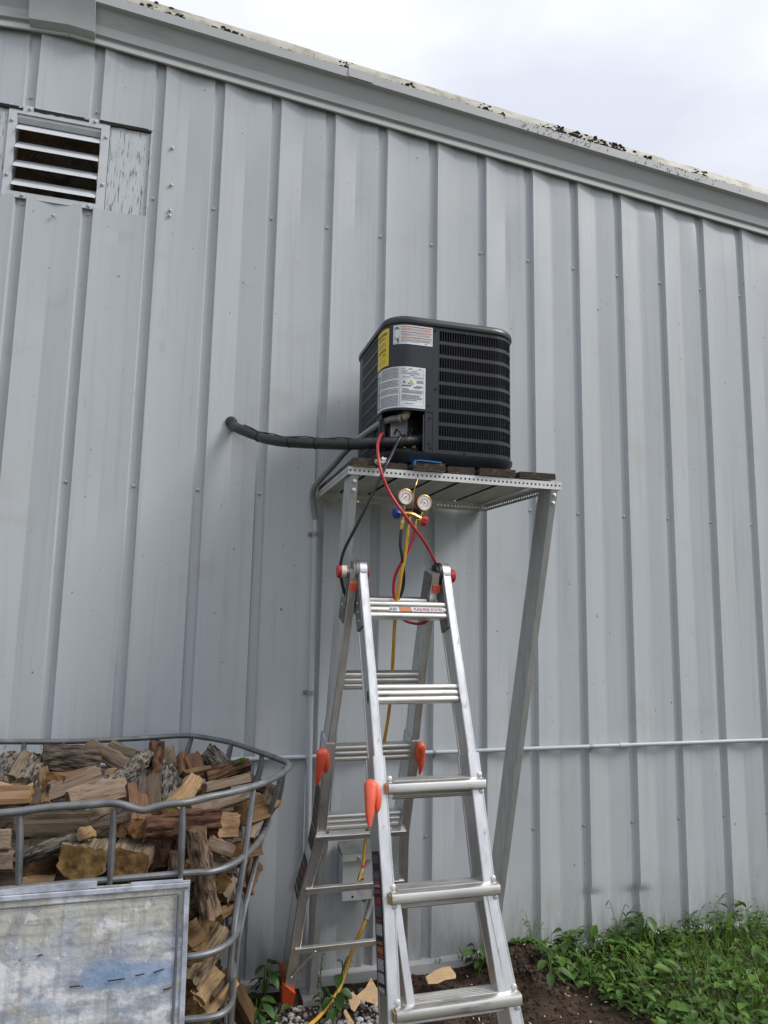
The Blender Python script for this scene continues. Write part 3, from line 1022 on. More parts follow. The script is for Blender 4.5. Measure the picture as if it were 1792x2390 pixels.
# deck planks, front to back
PT = 2.352
decks = [(0.672, 0.772, 0.032, -0.795, 'short dark timber deck plank at the left end of the stand'),
         (0.784, 0.920, 0.028, -0.765, 'charred black deck plank under the left of the air conditioner'),
         (0.935, 1.082, 0.034, -0.800, 'dark deck plank with the blue strip on its end'),
         (1.094, 1.222, 0.030, -0.785, 'dark deck plank with tan chipped end at mid stand'),
         (1.236, 1.412, 0.030, -0.800, 'dark deck plank under the right corner of the air conditioner'),
         (1.428, 1.606, 0.028, -0.800, 'wide dark deck plank at the empty right end of the stand')]
for x0, x1, t, yf, lb in decks:
    mb = MB()
    n = 14
    prof = [(x0 + 0.003, PT), (x1 - 0.002, PT), (x1, PT + 0.006), (x1 - 0.003, PT + t), (x0 + 0.004, PT + t - 0.002), (x0, PT + 0.01)]
    for i in range(n + 1):
        y = yf + (-0.045 - yf) * i / n
        for px, pz in prof:
            mb.v.append((px + 0.003 * nz(px * 9, y * 8), y, pz + 0.003 * nz(px * 7, y * 6, 4) * (1 if pz > PT + 0.02 else 0)))
    m_ = 6
    for i in range(n):
        for a in range(m_):
            mb.f.append((i * m_ + a, i * m_ + (a + 1) % m_, (i + 1) * m_ + (a + 1) % m_, (i + 1) * m_ + a))
            mb.mi.append(1 if a == 0 else 0)
    mb.f += [tuple(range(m_ - 1, -1, -1)), tuple(range(n * m_, n * m_ + m_))]
    mb.mi += [0, 0]
    solo(mb, 'deck_plank', [M['plank'], M['plankunder']], lb, 'plank', 'planks on the stand', smooth=25)
# blue strip over a plank end
mb = MB()
p = [(0.940, -0.800), (0.958, -0.806), (1.060, -0.803), (1.065, -0.72), (0.95, -0.71)]
mb.prism([(x, y, 2.3865 + 0.002 * (i % 2)) for i, (x, y) in enumerate(p)], (0, 0, 0.0045))
mb.prism([(0.936, -0.803, 2.388), (0.946, -0.807, 2.389), (0.940, -0.806, 2.368), (0.935, -0.803, 2.366)], (0.002, 0.004, 0.0))
solo(mb, 'blue_strip', M['bluewrap'], 'bright blue plastic strip lying on a deck plank under the air conditioner', 'plastic')
mb = MB()
rnd = random.Random(3)
for i in range(24):
    x = 0.770 + rnd.random() * 0.045
    clump(mb, (x, -0.797 + rnd.uniform(-.004, .006), 2.378 - (0.80 - x) * 0.35 + rnd.uniform(-.009, .009)), rnd.uniform(.004, .010), rnd)
solo(mb, 'foam_lump', M['foamwhite'], 'crumbly white foam stuck on the left deck plank end', 'foam')

# ------------------------------------------------------------------ air conditioner
AX0, AX1, AY0, AY1 = 0.838, 1.470, -0.722, -0.095
r1, r2 = 0.105, 0.125
CXa = (AX0 + AX1) / 2
ac = thing('air_conditioner', 'charcoal outdoor air conditioner unit with louvred sides and warning stickers', 'air conditioner', (CXa, -0.41, 2.396))
SEG = []
def _line(a, b):
    SEG.append(('l', Vector(a), Vector(b), (Vector(b) - Vector(a)).length))
def _arc(c, r, a0, a1):
    SEG.append(('a', Vector(c), r, abs(a1 - a0) * r, a0, a1))
# s = 0 where the left side meets the front-left corner, increasing to the right
_arc((AX0 + r1, AY0 + r1), r1, math.pi, 1.5 * math.pi)
_line((AX0 + r1, AY0), (AX1 - r2, AY0))
_arc((AX1 - r2, AY0 + r2), r2, 1.5 * math.pi, 2 * math.pi)
_line((AX1, AY0 + r2), (AX1, AY1 - r2))
_arc((AX1 - r2, AY1 - r2), r2, 0, 0.5 * math.pi)
_line((AX1 - r2, AY1), (AX0 + r2, AY1))
_arc((AX0 + r2, AY1 - r2), r2, 0.5 * math.pi, math.pi)
_line((AX0, AY1 - r2), (AX0, AY0 + r1))
PER = sum(s[3] for s in SEG)


def acp(s, off=0.0, z=0.0):
    s = s % PER
    for g_ in SEG:
        if s <= g_[3] + 1e-9:
            if g_[0] == 'l':
                d = (g_[2] - g_[1]) / g_[3]
                p = g_[1] + d * s
                n = Vector((d.y, -d.x))
            else:
                a = g_[4] + (g_[5] - g_[4]) * s / g_[3]
                n = Vector((math.cos(a), math.sin(a)))
                p = g_[1] + n * g_[2]
            p = p + n * off
            return Vector((p.x, p.y, z))
        s -= g_[3]
    return acp(0, off, z)


ARC1 = r1 * math.pi / 2
def sX(x):            # arc length of a front-face X
    return ARC1 + (x - (AX0 + r1))


def strip(mb, s0, s1, z0, z1, o0, o1=None, step=0.012, mi=0, thick=0.0):
    """curved plate hugging the cabinet outline"""
    n = max(1, int((s1 - s0) / step))
    o1 = o0 if o1 is None else o1
    b = len(mb.v)
    vs, fs = [], []
    for i in range(n + 1):
        s = s0 + (s1 - s0) * i / n
        vs += [acp(s, o0, z0), acp(s, o1, z1)]
        if thick:
            vs += [acp(s, o0 - thick, z0), acp(s, o1 - thick, z1)]
    k = 4 if thick else 2
    for i in range(n):
        a, c = i * k, (i + 1) * k
        fs.append((a, c, c + 1, a + 1))
        if thick:
            fs += [(a + 2, a + 3, c + 3, c + 2), (a, a + 2, c + 2, c), (a + 1, c + 1, c + 3, a + 3)]
    if thick:
        fs += [(0, 1, 3, 2), (n * k, n * k + 2, n * k + 3, n * k + 1)]
    mb.add(vs, fs, mi)


ZB, ZT = 2.440, 3.030
SEAM_R = sX(1.046)
SEAM_L = -0.062
# base pan
mb = MB()
n = 72
for z, o in ((2.396, -0.03), (2.40, -0.012), (2.428, 0.006), (2.446, 0.009), (2.448, 0.004)):
    mb.v += [acp(PER * i / n, o, z) for i in range(n)]
for j in range(4):
    for i in range(n):
        mb.f.append((j * n + i, j * n + (i + 1) % n, (j + 1) * n + (i + 1) % n, (j + 1) * n + i))
mb.f += [tuple(range(n - 1, -1, -1)), tuple(range(4 * n, 5 * n))]
mb.mi = [0] * len(mb.f)
mb.build('base_pan', M['acpaint'], ac, smooth=40)
for x, y in ((0.93, -0.63), (1.36, -0.63), (0.93, -0.19), (1.36, -0.19)):
    mb = MB()
    mb.lathe((x, y, 2.378), (0, 0, 1), [(0.022, 0), (0.024, 0.004), (0.02, 0.02)], 12)
    mb.build('rubber_foot', M['black'], ac)
# coil behind the louvres
mb = MB()
n = 60
for z in (2.45, 3.03):
    mb.v += [acp(PER * i / n, -0.04, z) for i in range(n)]
mb.f = [(i, (i + 1) % n, n + (i + 1) % n, n + i) for i in range(n) if not (0 <= PER * i / n < SEAM_R - 0.03)]
mb.mi = [0] * len(mb.f)
mb.build('coil', M['accoil'], ac, smooth=40)
# top cap
mb = MB()
prof = [(-0.006, 3.026), (0.007, 3.028), (0.009, 3.036), (0.007, 3.050), (-0.002, 3.062), (-0.02, 3.070), (-0.06, 3.077), (-0.14, 3.082), (-0.2, 3.080)]
n = 80
for o, z in prof:
    mb.v += [acp(PER * i / n, o, z) for i in range(n)]
for j in range(len(prof) - 1):
    for i in range(n):
        mb.f.append((j * n + i, j * n + (i + 1) % n, (j + 1) * n + (i + 1) % n, (j + 1) * n + i))
mb.f += [tuple(range((len(prof) - 1) * n, len(prof) * n)), tuple(range(n - 1, -1, -1))]
mb.mi = [0] * len(mb.f)
cap = mb.build('top_cap', M['accap'], ac, smooth=50)
mb = MB()
for i in range(9):
    rr_ = 0.05 + i * 0.022
    mb.tube([(CXa + rr_ * math.cos(a * math.pi / 18), -0.413 + rr_ * math.sin(a * math.pi / 18), 3.086) for a in range(36)], 0.002, 5, closed=True)
mb.build('fan_guard', M['black'], cap)
# louvre panels: two plain stiles plus nine rows of fins on the sides and front
NR = 9
PITCH_Z = 0.0625
Z00 = 2.464


def louvre_panel(s0, s1, m0, m1, nm):
    pn = MB()
    strip(pn, s0, s0 + m0, ZB + 0.008, ZT - 0.004, 0.0, thick=0.004)
    strip(pn, s1 - m1, s1, ZB + 0.008, ZT - 0.004, 0.0, thick=0.004)
    a, b = s0 + m0, s1 - m1
    edges = [(ZB + 0.008, Z00)]
    for r in range(NR):
        zt = Z00 + r * PITCH_Z + 0.0465
        edges.append((zt, Z00 + (r + 1) * PITCH_Z if r < NR - 1 else ZT - 0.004))
    for z0, z1 in edges:
        strip(pn, a - 0.0005, b + 0.0005, z0, z1, 0.0, thick=0.004)
    po = pn.build('louvre_panel', M['acpaint'], ac, smooth=30)
    nf = int((b - a) / 0.0118)
    for r in range(NR):
        z0 = Z00 + r * PITCH_Z
        mb = MB()
        for k in range(nf):
            s = a + (b - a) * (k + 0.15) / nf
            w = (b - a) / nf
            # each fin: hinged on its left edge, swung out, its top corner rounded
            A = acp(s, -0.002, 0)
            B = acp(s + w * 0.50, -0.010, 0)
            vs = []
            for (P, zz) in ((A, z0), (B, z0), (B, z0 + 0.041), (A.lerp(B, .5), z0 + 0.0455), (A, z0 + 0.0465)):
                vs.append((P.x, P.y, zz))
            mb.add(vs, [(0, 1, 2, 3, 4)])
            C, D = acp(s - w * 0.10, 0.0012, 0), acp(s + w * 0.08, 0.0012, 0)
            mb.add([(C.x, C.y, z0), (D.x, D.y, z0), (D.x, D.y, z0 + 0.0455), (C.x, C.y, z0 + 0.0465)], [(0, 1, 2, 3)])
        mb.build('louvre_row', M['acpaint'], po, flat=True)
    return po


S_FRONT_END = SEAM_R + (AX1 - r2 - 1.046) + r2 * math.pi / 2 + (AY1 - r2 - AY0 - r2)
louvre_panel(SEAM_R + 0.001, S_FRONT_END, 0.027, 0.02, 'front')
louvre_panel(SEAM_L - 0.30, SEAM_L - 0.001, 0.02, 0.012, 'left')
mb = MB()
strip(mb, S_FRONT_END + 0.002, PER + SEAM_L - 0.302, ZB + 0.008, ZT - 0.004, 0.0, thick=0.004)
mb.build('back_panel', M['acpaint'], ac, smooth=30)
# service corner panel
PZ0 = 2.630
mb = MB()
strip(mb, SEAM_L, SEAM_R, PZ0, ZT - 0.002, 0.0025, thick=0.004)
pan = mb.build('service_panel', M['acpaint'], ac, smooth=30)
mb = MB()          # underside of the panel: box floor
mb.v = [acp(s_, -0.002, PZ0 + 0.006) for s_ in [SEAM_L + (SEAM_R - SEAM_L) * i / 20 for i in range(21)]] + [Vector((1.046, -0.56, PZ0 + 0.006)), Vector((0.90, -0.54, PZ0 + 0.006))]
mb.f = [tuple(range(len(mb.v)))]
mb.mi = [0]
mb.build('control_box_floor', M['acpaint'], ac)
# open valve compartment below it
mb = MB()
mb.box((0.875, -0.600, 2.448), (1.040, -0.596, PZ0))
mb.build('compartment_back', M['black'], ac)
mb = MB()
mb.prism([(0.829, -0.62, 2.448), (0.862, -0.60, 2.448), (0.862, -0.60, PZ0 - 0.01), (0.829, -0.62, PZ0 - 0.03)], (0.003, 0.004, 0))
mb.prism([(1.006, -0.712, 2.455), (1.020, -0.70, 2.455), (1.020, -0.70, PZ0 - 0.012), (1.006, -0.712, PZ0 - 0.012)], (0.003, 0, 0))
mb.build('side_plate', M['acgrey'], ac)
mb = MB()
strip(mb, SEAM_L, 0.012, ZB + 0.008, PZ0 - 0.002, 0.0, thick=0.004)
mb.build('corner_post', M['acpaint'], ac)
mb = MB()
strip(mb, sX(1.010), SEAM_R - 0.001, ZB + 0.008, PZ0 - 0.002, 0.0005, thick=0.004)
post = mb.build('corner_post', M['acpaint'], ac)
mb = MB()
mb.box((0.884, -0.660, 2.449), (1.004, -0.655, 2.505))
mb.box((0.884, -0.660, 2.449), (1.004, -0.60, 2.452))
mb.build('valve_bracket', M['black'], ac)
dl = [(s_, z) for s_, z in ((sX(1.036), 2.605), (sX(1.034), 2.49), (sX(1.040), 2.470), (sX(1.20), 2.456), (sX(1.028), 2.66), (SEAM_L + 0.012, 2.66), (sX(1.062), 2.74), (SEAM_L - 0.006, 2.9), (sX(1.06), 3.012), (sX(1.2), 3.012))]
mb = MB()
for s_, z in dl:
    p = acp(s_, 0.003, z)
    mb.lathe(p, acp(s_, 1, z) - acp(s_, 0, z), [(0.0058, 0), (0.005, 0.0025)], 8)
mb.build('panel_screws', M['black'], ac, kind='stuff')
for x, z in ((0.93, 2.478), (0.975, 2.480), (0.972, 2.489), (0.925, 2.487)):
    mb = MB()
    mb.lathe((x, -0.658, z), (0.2, -1, -0.1), [(0.009, 0), (0.009, 0.012), (0.0065, 0.013), (0.0065, 0.022)], 8)
    mb.build('brass_valve', M['brass'], ac)
mb = MB()
mb.box((0.890, -0.6035, 2.515), (0.968, -0.6015, 2.622))
ilab = mb.build('inner_label', M['labelw'], ac)


def words(mb, fn, rows, rnd, h=0.5, lo=0.006, hi=0.02):
    """rows of little printed words; fn(a,b)->point places normalised label coordinates; rows = [(b,a0,a1,height)]"""
    for b, a0, a1, hh in rows:
        a = a0
        while a < a1:
            w = rnd.uniform(lo, hi)
            e_ = min(a + w, a1)
            nseg = max(1, int((e_ - a) / 0.03))
            for q in range(nseg):
                s0, s1 = a + (e_ - a) * q / nseg, a + (e_ - a) * (q + 1) / nseg
                mb.add([fn(s0, b - hh / 2), fn(s1, b - hh / 2), fn(s1, b + hh / 2), fn(s0, b + hh / 2)], [(0, 1, 2, 3)])
            a = e_ + lo * 0.6


rnd = random.Random(21)
mb = MB()
words(mb, lambda a, b: (0.890 + 0.078 * a, -0.6045, 2.515 + 0.107 * b), [(0.93 - i * 0.062, 0.06, 0.94, 0.026) for i in range(14)], rnd, lo=0.03, hi=0.1)
mb.build('print', M['inkgrey'], ilab, kind='stuff')


def sticker(name, s0, s1, z0, z1, m, label, skew=0.0):
    mb = MB()
    strip(mb, s0, s1, z0, z1, 0.0036, thick=0.0008)
    o = mb.build(name, M[m], pan, label=label, smooth=30)
    fn = lambda a, b: acp(s0 + (s1 - s0) * a, 0.0042, z0 + (z1 - z0) * b)
    return o, fn


# warning sticker
wl, fn = sticker('warning_sticker', sX(0.868) - 0.006, sX(1.042), 2.930, 3.018, 'labelw', 'white warning sticker with orange bands')


def patch(fn, a0, b0, a1, b1, n=8):
    vs, fs = [], []
    for i in range(n + 1):
        a = a0 + (a1 - a0) * i / n
        vs += [fn(a, b0), fn(a, b1)]
    fs = [(2 * i, 2 * i + 2, 2 * i + 3, 2 * i + 1) for i in range(n)]
    return vs, fs


def rects(fn, rl, m, name, parent, kind=None):
    mb = MB()
    for r_ in rl:
        mb.add(*patch(fn, *r_))
    return mb.build(name, M[m], parent, kind=kind)


for b0 in (0.885, 0.605, 0.325):
    rects(fn, [(0.20, b0, 0.965, b0 + 0.062)], 'orangeink', 'orange_band', wl)
fn2 = lambda a, b: Vector(fn(a, b)) + Vector((0, -0.0004, 0))
mb = MB()
words(mb, fn2, [(0.915, 0.42, 0.80, 0.03), (0.637, 0.45, 0.76, 0.03), (0.357, 0.45, 0.70, 0.03)], rnd, lo=0.014, hi=0.03)
words(mb, fn2, [(0.83, 0.2, 0.95, 0.022), (0.78, 0.2, 0.95, 0.022), (0.73, 0.2, 0.95, 0.022), (0.55, 0.2, 0.95, 0.022), (0.50, 0.2, 0.93, 0.022), (0.45, 0.22, 0.95, 0.022), (0.27, 0.2, 0.95, 0.022), (0.22, 0.2, 0.95, 0.022), (0.17, 0.2, 0.94, 0.022), (0.12, 0.2, 0.66, 0.018), (0.085, 0.8, 0.86, 0.04)], rnd, lo=0.012, hi=0.04)
mb.build('print', M['inkgrey'], wl, kind='stuff')
rects(fn2, [(0.165, 0.06, 0.170, 0.96), (0.025, 0.05, 0.03, 0.95), (0.025, 0.045, 0.17, 0.055), (0.03, 0.36, 0.165, 0.367), (0.965, 0.06, 0.97, 0.94)], 'inkgrey', 'border', wl)
# pictograms: a figure struck by parts and a standing figure
mb = MB()
for (cx_, cy_, rx, ry) in ((0.06, 0.86, .018, .035), (0.055, 0.78, .018, .022), (0.10, 0.88, .012, .04), (0.125, 0.80, .02, .03), (0.105, 0.83, .02, .025), (0.065, 0.83, .012, .05), (0.115, 0.90, 0.01, 0.03),
                           (0.118, 0.305, .011, .026), (0.118, 0.23, .026, .06), (0.106, 0.13, .009, .06), (0.130, 0.13, .009, .06), (0.085, 0.22, .018, .015), (0.062, 0.265, .014, .02), (0.05, 0.31, .016, .012)):
    mb.add([fn2(cx_ + rx * math.cos(k * math.pi / 5), cy_ + ry * math.sin(k * math.pi / 5)) for k in range(10)], [tuple(range(10))])
mb.build('pictogram', M['ink'], wl)
# yellow sticker on the left of the corner
yl, fn = sticker('yellow_sticker', SEAM_L + 0.010, 0.062, 2.838, 3.012, 'labely', 'tall yellow notice sticker')
fn2 = (lambda f: (lambda a, b: acp(SEAM_L + 0.010 + (0.052 - SEAM_L) * a, 0.0046, 2.838 + 0.174 * b)))(0)
rects(fn2, [(0.08, 0.84, 0.9, 0.905)], 'inkbrown', 'title_band', yl)
mb = MB()
words(mb, fn2, [(0.78, 0.2, 0.75, .016), (0.75, 0.2, 0.8, .016), (0.66, 0.1, 0.85, .006), (0.62, 0.12, 0.85, .008), (0.59, 0.12, 0.85, .008), (0.56, 0.1, 0.85, .008), (0.47, 0.1, 0.85, .02), (0.44, 0.1, 0.85, .02), (0.40, 0.1, 0.85, .012), (0.33, 0.6, 0.84, .024), (0.29, 0.1, 0.84, .005), (0.18, 0.1, 0.85, .006), (0.14, 0.1, 0.85, .006), (0.10, 0.1, 0.85, .006)], rnd, lo=0.02, hi=0.12)
mb.build('print', M['inkbrown'], yl, kind='stuff')
# data plate wrapping the corner
S0d, S1d = -0.040, sX(1.010)
dlb, fn = sticker('data_sticker', S0d, S1d, 2.640, 2.826, 'labelw', 'white printed data sticker wrapping the cabinet corner')
fn2 = lambda a, b: acp(S0d + (S1d - S0d) * a, 0.0046, 2.640 + 0.188 * b)
mb = MB()
rows = []
for i in range(28):
    b = 0.955 - i * 0.0335
    if i in (8, 14, 19):
        continue
    rows.append((b, 0.19, 0.555, 0.017))
words(mb, fn2, rows, rnd, lo=0.006, hi=0.022)
for b, a0, a1 in ((0.945, 0.60, 0.66), (0.945, 0.72, 0.78), (0.945, 0.88, 0.93), (0.88, 0.60, 0.70), (0.88, 0.76, 0.86), (0.83, 0.60, 0.90), (0.78, 0.74, 0.82), (0.735, 0.61, 0.74), (0.735, 0.80, 0.96), (0.66, 0.85, 0.96), (0.635, 0.85, 0.96), (0.61, 0.85, 0.96), (0.53, 0.84, 0.95), (0.505, 0.79, 0.96), (0.48, 0.8, 0.92), (0.45, 0.61, 0.72), (0.42, 0.62, 0.96), (0.39, 0.61, 0.96), (0.365, 0.61, 0.95), (0.30, 0.61, 0.92), (0.275, 0.61, 0.9), (0.245, 0.61, 0.95), (0.22, 0.61, 0.94), (0.185, 0.61, 0.86), (0.10, 0.66, 0.80)):
    words(mb, fn2, [(b, a0, a1, 0.016)], rnd, lo=0.006, hi=0.024)
mb.build('print', M['inkgrey'], dlb, kind='stuff')
bars = []
b = 0.95
while b > 0.04:
    h = rnd.choice((0.006, 0.012, 0.022))
    bars.append((0.03, b - h, 0.155, b))
    b -= h + rnd.choice((0.008, 0.014, 0.03))
rects(fn2, bars, 'inkgrey', 'bar_block', dlb)
rects(fn2, [(0.575, 0.04, 0.579, 0.97), (0.59, 0.915, 0.975, 0.919), (0.59, 0.855, 0.975, 0.859), (0.59, 0.805, 0.975, 0.809), (0.6, 0.76, 0.97, 0.763), (0.6, 0.70, 0.97, 0.703), (0.6, 0.56, 0.69, 0.563), (0.6, 0.665, 0.69, 0.668), (0.6, 0.56, 0.602, 0.668), (0.69, 0.56, 0.692, 0.668), (0.605, 0.515, 0.765, 0.54), (0.6, 0.335, 0.97, 0.338), (0.6, 0.165, 0.97, 0.168), (0.97, 0.05, 0.973, 0.96), (0.59, 0.05, 0.97, 0.053)], 'inkgrey', 'rule_lines', dlb)
mb = MB()
T0 = [(0.705, 0.565), (0.80, 0.565), (0.7525, 0.675)]
mb.add([fn2(*q) for q in T0], [(0, 1, 2)])
mb.build('triangle_border', M['ink'], dlb)
mb = MB()
fn3 = lambda a, b: acp(S0d + (S1d - S0d) * a, 0.0051, 2.640 + 0.188 * b)
mb.add([fn3(0.716, 0.572), fn3(0.789, 0.572), fn3(0.7525, 0.658)], [(0, 1, 2)])
mb.build('warning_triangle', M['labely'], dlb)
mb = MB()
for cx_, cy_, rx, ry in ((0.645, 0.615, .024, .014), (0.645, 0.615, .008, .034)):
    mb.add([fn2(cx_ + rx * math.cos(k * math.pi / 5), cy_ + ry * math.sin(k * math.pi / 5)) for k in range(10)], [tuple(range(10))])
mb.build('symbol', M['ink'], dlb)

# service hoses' valve ends and wiring inside the open compartment
mb = MB()
mb.tube(spline([(0.905, -0.615, 2.545), (0.90, -0.66, 2.552), (0.905, -0.69, 2.535), (0.915, -0.69, 2.515)], 5), 0.005, 6)
mb.tube(spline([(0.968, -0.61, 2.56), (0.962, -0.65, 2.555), (0.955, -0.68, 2.53), (0.957, -0.69, 2.51)], 5), 0.005, 6)
mb.build('capillary', M['black'], ac)
mb = MB()
mb.lathe((0.978, -0.63, 2.50), (0, -0.1, 1), [(0.012, 0), (0.012, 0.03), (0.008, 0.035), (0.008, 0.055), (0.010, 0.057), (0.010, 0.07)], 10)
mb.build('service_valve', M['black'], ac)

# ------------------------------------------------------------------ manifold gauge set
GY = -0.835
mg = thing('manifold_gauges', 'brass refrigerant manifold with two round pressure gauges hanging from the stand', 'gauge set', at(888, 1145, GY))
for gi, (c, bodym, ang) in enumerate((((876.5, 1073.5), 'fan', 40), ((916.5, 1086.5), 'knobred', -25))):
    C = at(c[0], c[1], GY)
    ax = Vector((0.10, -1, -0.05)).normalized()
    rg = 0.0325
    mb = MB()
    mb.lathe(C - ax * 0.032, ax, [(rg * .9, 0), (rg, 0.004), (rg, 0.03)], 28)
    ga = mb.build('gauge', M[bodym], mg, label='low pressure gauge with dark case' if gi == 0 else 'high pressure gauge with red case')
    mb = MB()
    mb.lathe(C - ax * 0.003, ax, [(rg, 0), (rg + 0.0016, 0.001), (rg + 0.0016, 0.005), (rg - 0.001, 0.006), (rg - 0.003, 0.003)], 28)
    mb.build('bezel', M['brass'], ga)
    mb = MB()
    mb.lathe(C - ax * 0.002, ax, [(rg - 0.001, 0), (rg - 0.0025, 0.003)], 28)
    mb.build('dial', M['dial'], ga)
    u = Vector((1, 0.1, 0)).normalized()
    v = ax.cross(u).normalized()
    if v.z < 0:
        v = -v
    D0 = C + ax * 0.0014
    mb = MB()
    n = 20
    for i in range(n):
        a0, a1 = R(-50 + 250 * i / n), R(-50 + 250 * (i + 1) / n)
        mb.add([D0 + (u * math.cos(a0) + v * math.sin(a0)) * 0.0145, D0 + (u * math.cos(a0) + v * math.sin(a0)) * 0.0185, D0 + (u * math.cos(a1) + v * math.sin(a1)) * 0.0185, D0 + (u * math.cos(a1) + v * math.sin(a1)) * 0.0145], [(0, 1, 2, 3)])
    mb.build('red_scale', M['dialred'], ga)
    mb = MB()
    for i in range(30):
        a = R(-55 + 290 * i / 29)
        d, e_ = u * math.cos(a) + v * math.sin(a), -u * math.sin(a) + v * math.cos(a)
        w = 0.0006 if i % 3 else 0.0011
        mb.add([D0 + d * 0.0235 - e_ * w, D0 + d * 0.0275 - e_ * w, D0 + d * 0.0275 + e_ * w, D0 + d * 0.0235 + e_ * w], [(0, 1, 2, 3)])
    for i in range(5):
        mb.add([D0 + u * (-0.006 + i * 0.003) - v * 0.014, D0 + u * (-0.0042 + i * 0.003) - v * 0.014, D0 + u * (-0.0042 + i * 0.003) - v * 0.0115, D0 + u * (-0.006 + i * 0.003) - v * 0.0115], [(0, 1, 2, 3)])
    mb.build('scale_marks', M['inkgrey'], ga, kind='stuff')
    mb = MB()
    d = u * math.cos(R(ang)) + v * math.sin(R(ang))
    e_ = -u * math.sin(R(ang)) + v * math.cos(R(ang))
    mb.add([D0 + ax * .002 - d * 0.012 + e_ * .0012, D0 + ax * .002 - d * 0.012 - e_ * .0012, D0 + ax * .002 + d * 0.017], [(0, 1, 2)])
    mb.lathe(D0 + ax * .0015, ax, [(0.003, 0), (0.0025, 0.0015)], 10)
    mb.build('needle', M['ink'], ga)
    mb = MB()
    base = at(*((873, 1108) if gi == 0 else (909, 1118)), GY + 0.018)
    top = C + Vector((0, 0.015, -0.033))
    mb.tube([base, base.lerp(top, .45), base.lerp(top, .46), base.lerp(top, .75), base.lerp(top, .76), top], [.0075, .0075, .0095, .0095, .006, .006], 6)
    mb.build('gauge_stem', M['brass'], mg)
A_, B_, C_ = at(868, 1110, GY + .012), at(890, 1111.5, GY + .008), at(911, 1122.5, GY + .012)
mb = MB()
mb.tube(spline([A_, B_, C_], 8), 0.0095, 8)
mb.build('manifold_body', M['brass'], mg)
mb = MB()
mb.tube([at(877, 1100, GY + 0.02), at(890, 1098, GY + .02), at(906, 1110, GY + 0.02)], 0.0095, 8)
mb.build('sight_block', M['black'], mg)
for (c, m_, axk) in (((856, 1109), 'knobblue', (-1, -0.15, -0.12)), ((917.5, 1126.5), 'knobred', (1, -0.35, -0.25))):
    P = at(c[0], c[1], GY)
    ax = Vector(axk).normalized()
    mb = MB()
    mb.lathe(P - ax * 0.013, ax, [(0.012, 0), (0.0215, 0.003), (0.0225, 0.012), (0.0215, 0.022), (0.015, 0.026)], 36, flute=0.05, nf=9)
    kb = mb.build('valve_knob', M[m_], mg, label='blue valve knob' if m_ == 'knobblue' else 'red valve knob')
    mb = MB()
    mb.tube([P - ax * 0.03, P], 0.005, 8)
    mb.build('valve_stem', M['brass'], kb)
FIT = []
for a, b in (((870, 1117), (867, 1144)), ((886, 1116), (881.5, 1144)), ((900.5, 1122), (897, 1144))):
    p, q = at(a[0], a[1], GY + .012), at(b[0], b[1], GY + .010)
    mb = MB()
    mb.tube([p, p.lerp(q, .25), p.lerp(q, .26), p.lerp(q, .55), p.lerp(q, .56), p.lerp(q, .65), p.lerp(q, .66), q], [.006, .006, .0095, .0095, .006, .006, .0085, .0075], 8)
    mb.build('hose_fitting', M['brass'], mg)
    FIT.append(q)
mb = MB()
mb.tube(spline([at(903, 1029, -0.775), at(903.5, 1031, -0.81), at(899, 1046, -0.84), at(895, 1059, -0.842), at(892.5, 1088, -0.84), at(890, 1109, GY + 0.005)], 6), 0.0019, 6)
mb.build('hanging_wire', M['brass'], mg)


def hose(name, pts, r, m, label, cat='hose', n=12):
    t = thing(name, label, cat, at(*pts[-1][0], pts[-1][1]))
    mb = MB()
    path = spline([at(p[0], p[1], Y) for p, Y in pts], 8)
    mb.tube(path, r, n)
    mb.build('hose', M[m], t)
    return t, path


t, pth = hose('red_hose', [((827, 938), -0.63), ((824, 939), -0.68), ((819.5, 947), -0.712), ((816, 962), -0.76), ((817, 985), -0.815), ((823, 1018), -0.845), ((842, 1065), -0.855), ((875.3, 1115), -0.870), ((914, 1167), -0.83), ((934, 1202), -0.775), ((945, 1228), -0.725), ((953, 1258), -0.70), ((954, 1285), -0.70), ((944, 1322), -0.715), ((916, 1345), -0.735), ((891, 1346), -0.74), ((867, 1334), -0.74), ((853, 1298), -0.745), ((850, 1266), -0.76), ((856, 1237), -0.785), ((871, 1208), -0.81), ((887, 1178), -0.822), ((897, 1143), GY + .01)], 0.0064, 'redhose', 'red refrigerant hose looping from the air conditioner past the ladder hinge to the gauges')
mb = MB()
mb.tube([pth[0], pth[0] + Vector((0, .02, .002))], 0.0085, 8)
mb.build('end_fitting', M['redhose'], t)
t, pth = hose('black_hose', [((873, 941), -0.64), ((866, 944), -0.69), ((858, 957), -0.72), ((845, 985), -0.80), ((832, 1010), -0.84), ((801, 1074), -0.838), ((770, 1136), -0.815), ((746, 1183), -0.78), ((737, 1212), -0.765), ((736, 1240), -0.755), ((741, 1270), -0.745), ((751, 1293), -0.735), ((772, 1312), -0.725), ((806, 1322), -0.72), ((840, 1313), -0.735), ((860, 1294), -0.755), ((869, 1276), -0.775), ((872.5, 1245), -0.80), ((869, 1206), -0.82), ((864.5, 1175), -0.825), ((867, 1142), GY + .01)], 0.0066, 'blackhose', 'black refrigerant hose looping round the left ladder hinge to the gauges')
t, pth = hose('yellow_hose', [((881.5, 1142), GY + .01), ((876, 1190), -0.822), ((862, 1268), -0.80), ((854, 1331), -0.765), ((850, 1400), -0.70), ((847, 1456), -0.63), ((842.5, 1517), -0.55), ((834.5, 1576), -0.48), ((818, 1660), -0.40), ((801, 1750), -0.35), ((790, 1810), -0.36), ((784.5, 1868), -0.395), ((780, 1888), -0.41)], 0.0073, 'yellowhose', 'yellow charging hose hanging straight down from the gauges behind the ladder')
e0, e1 = pth[-2], pth[-1]
d = (e1 - e0).normalized()
mb = MB()
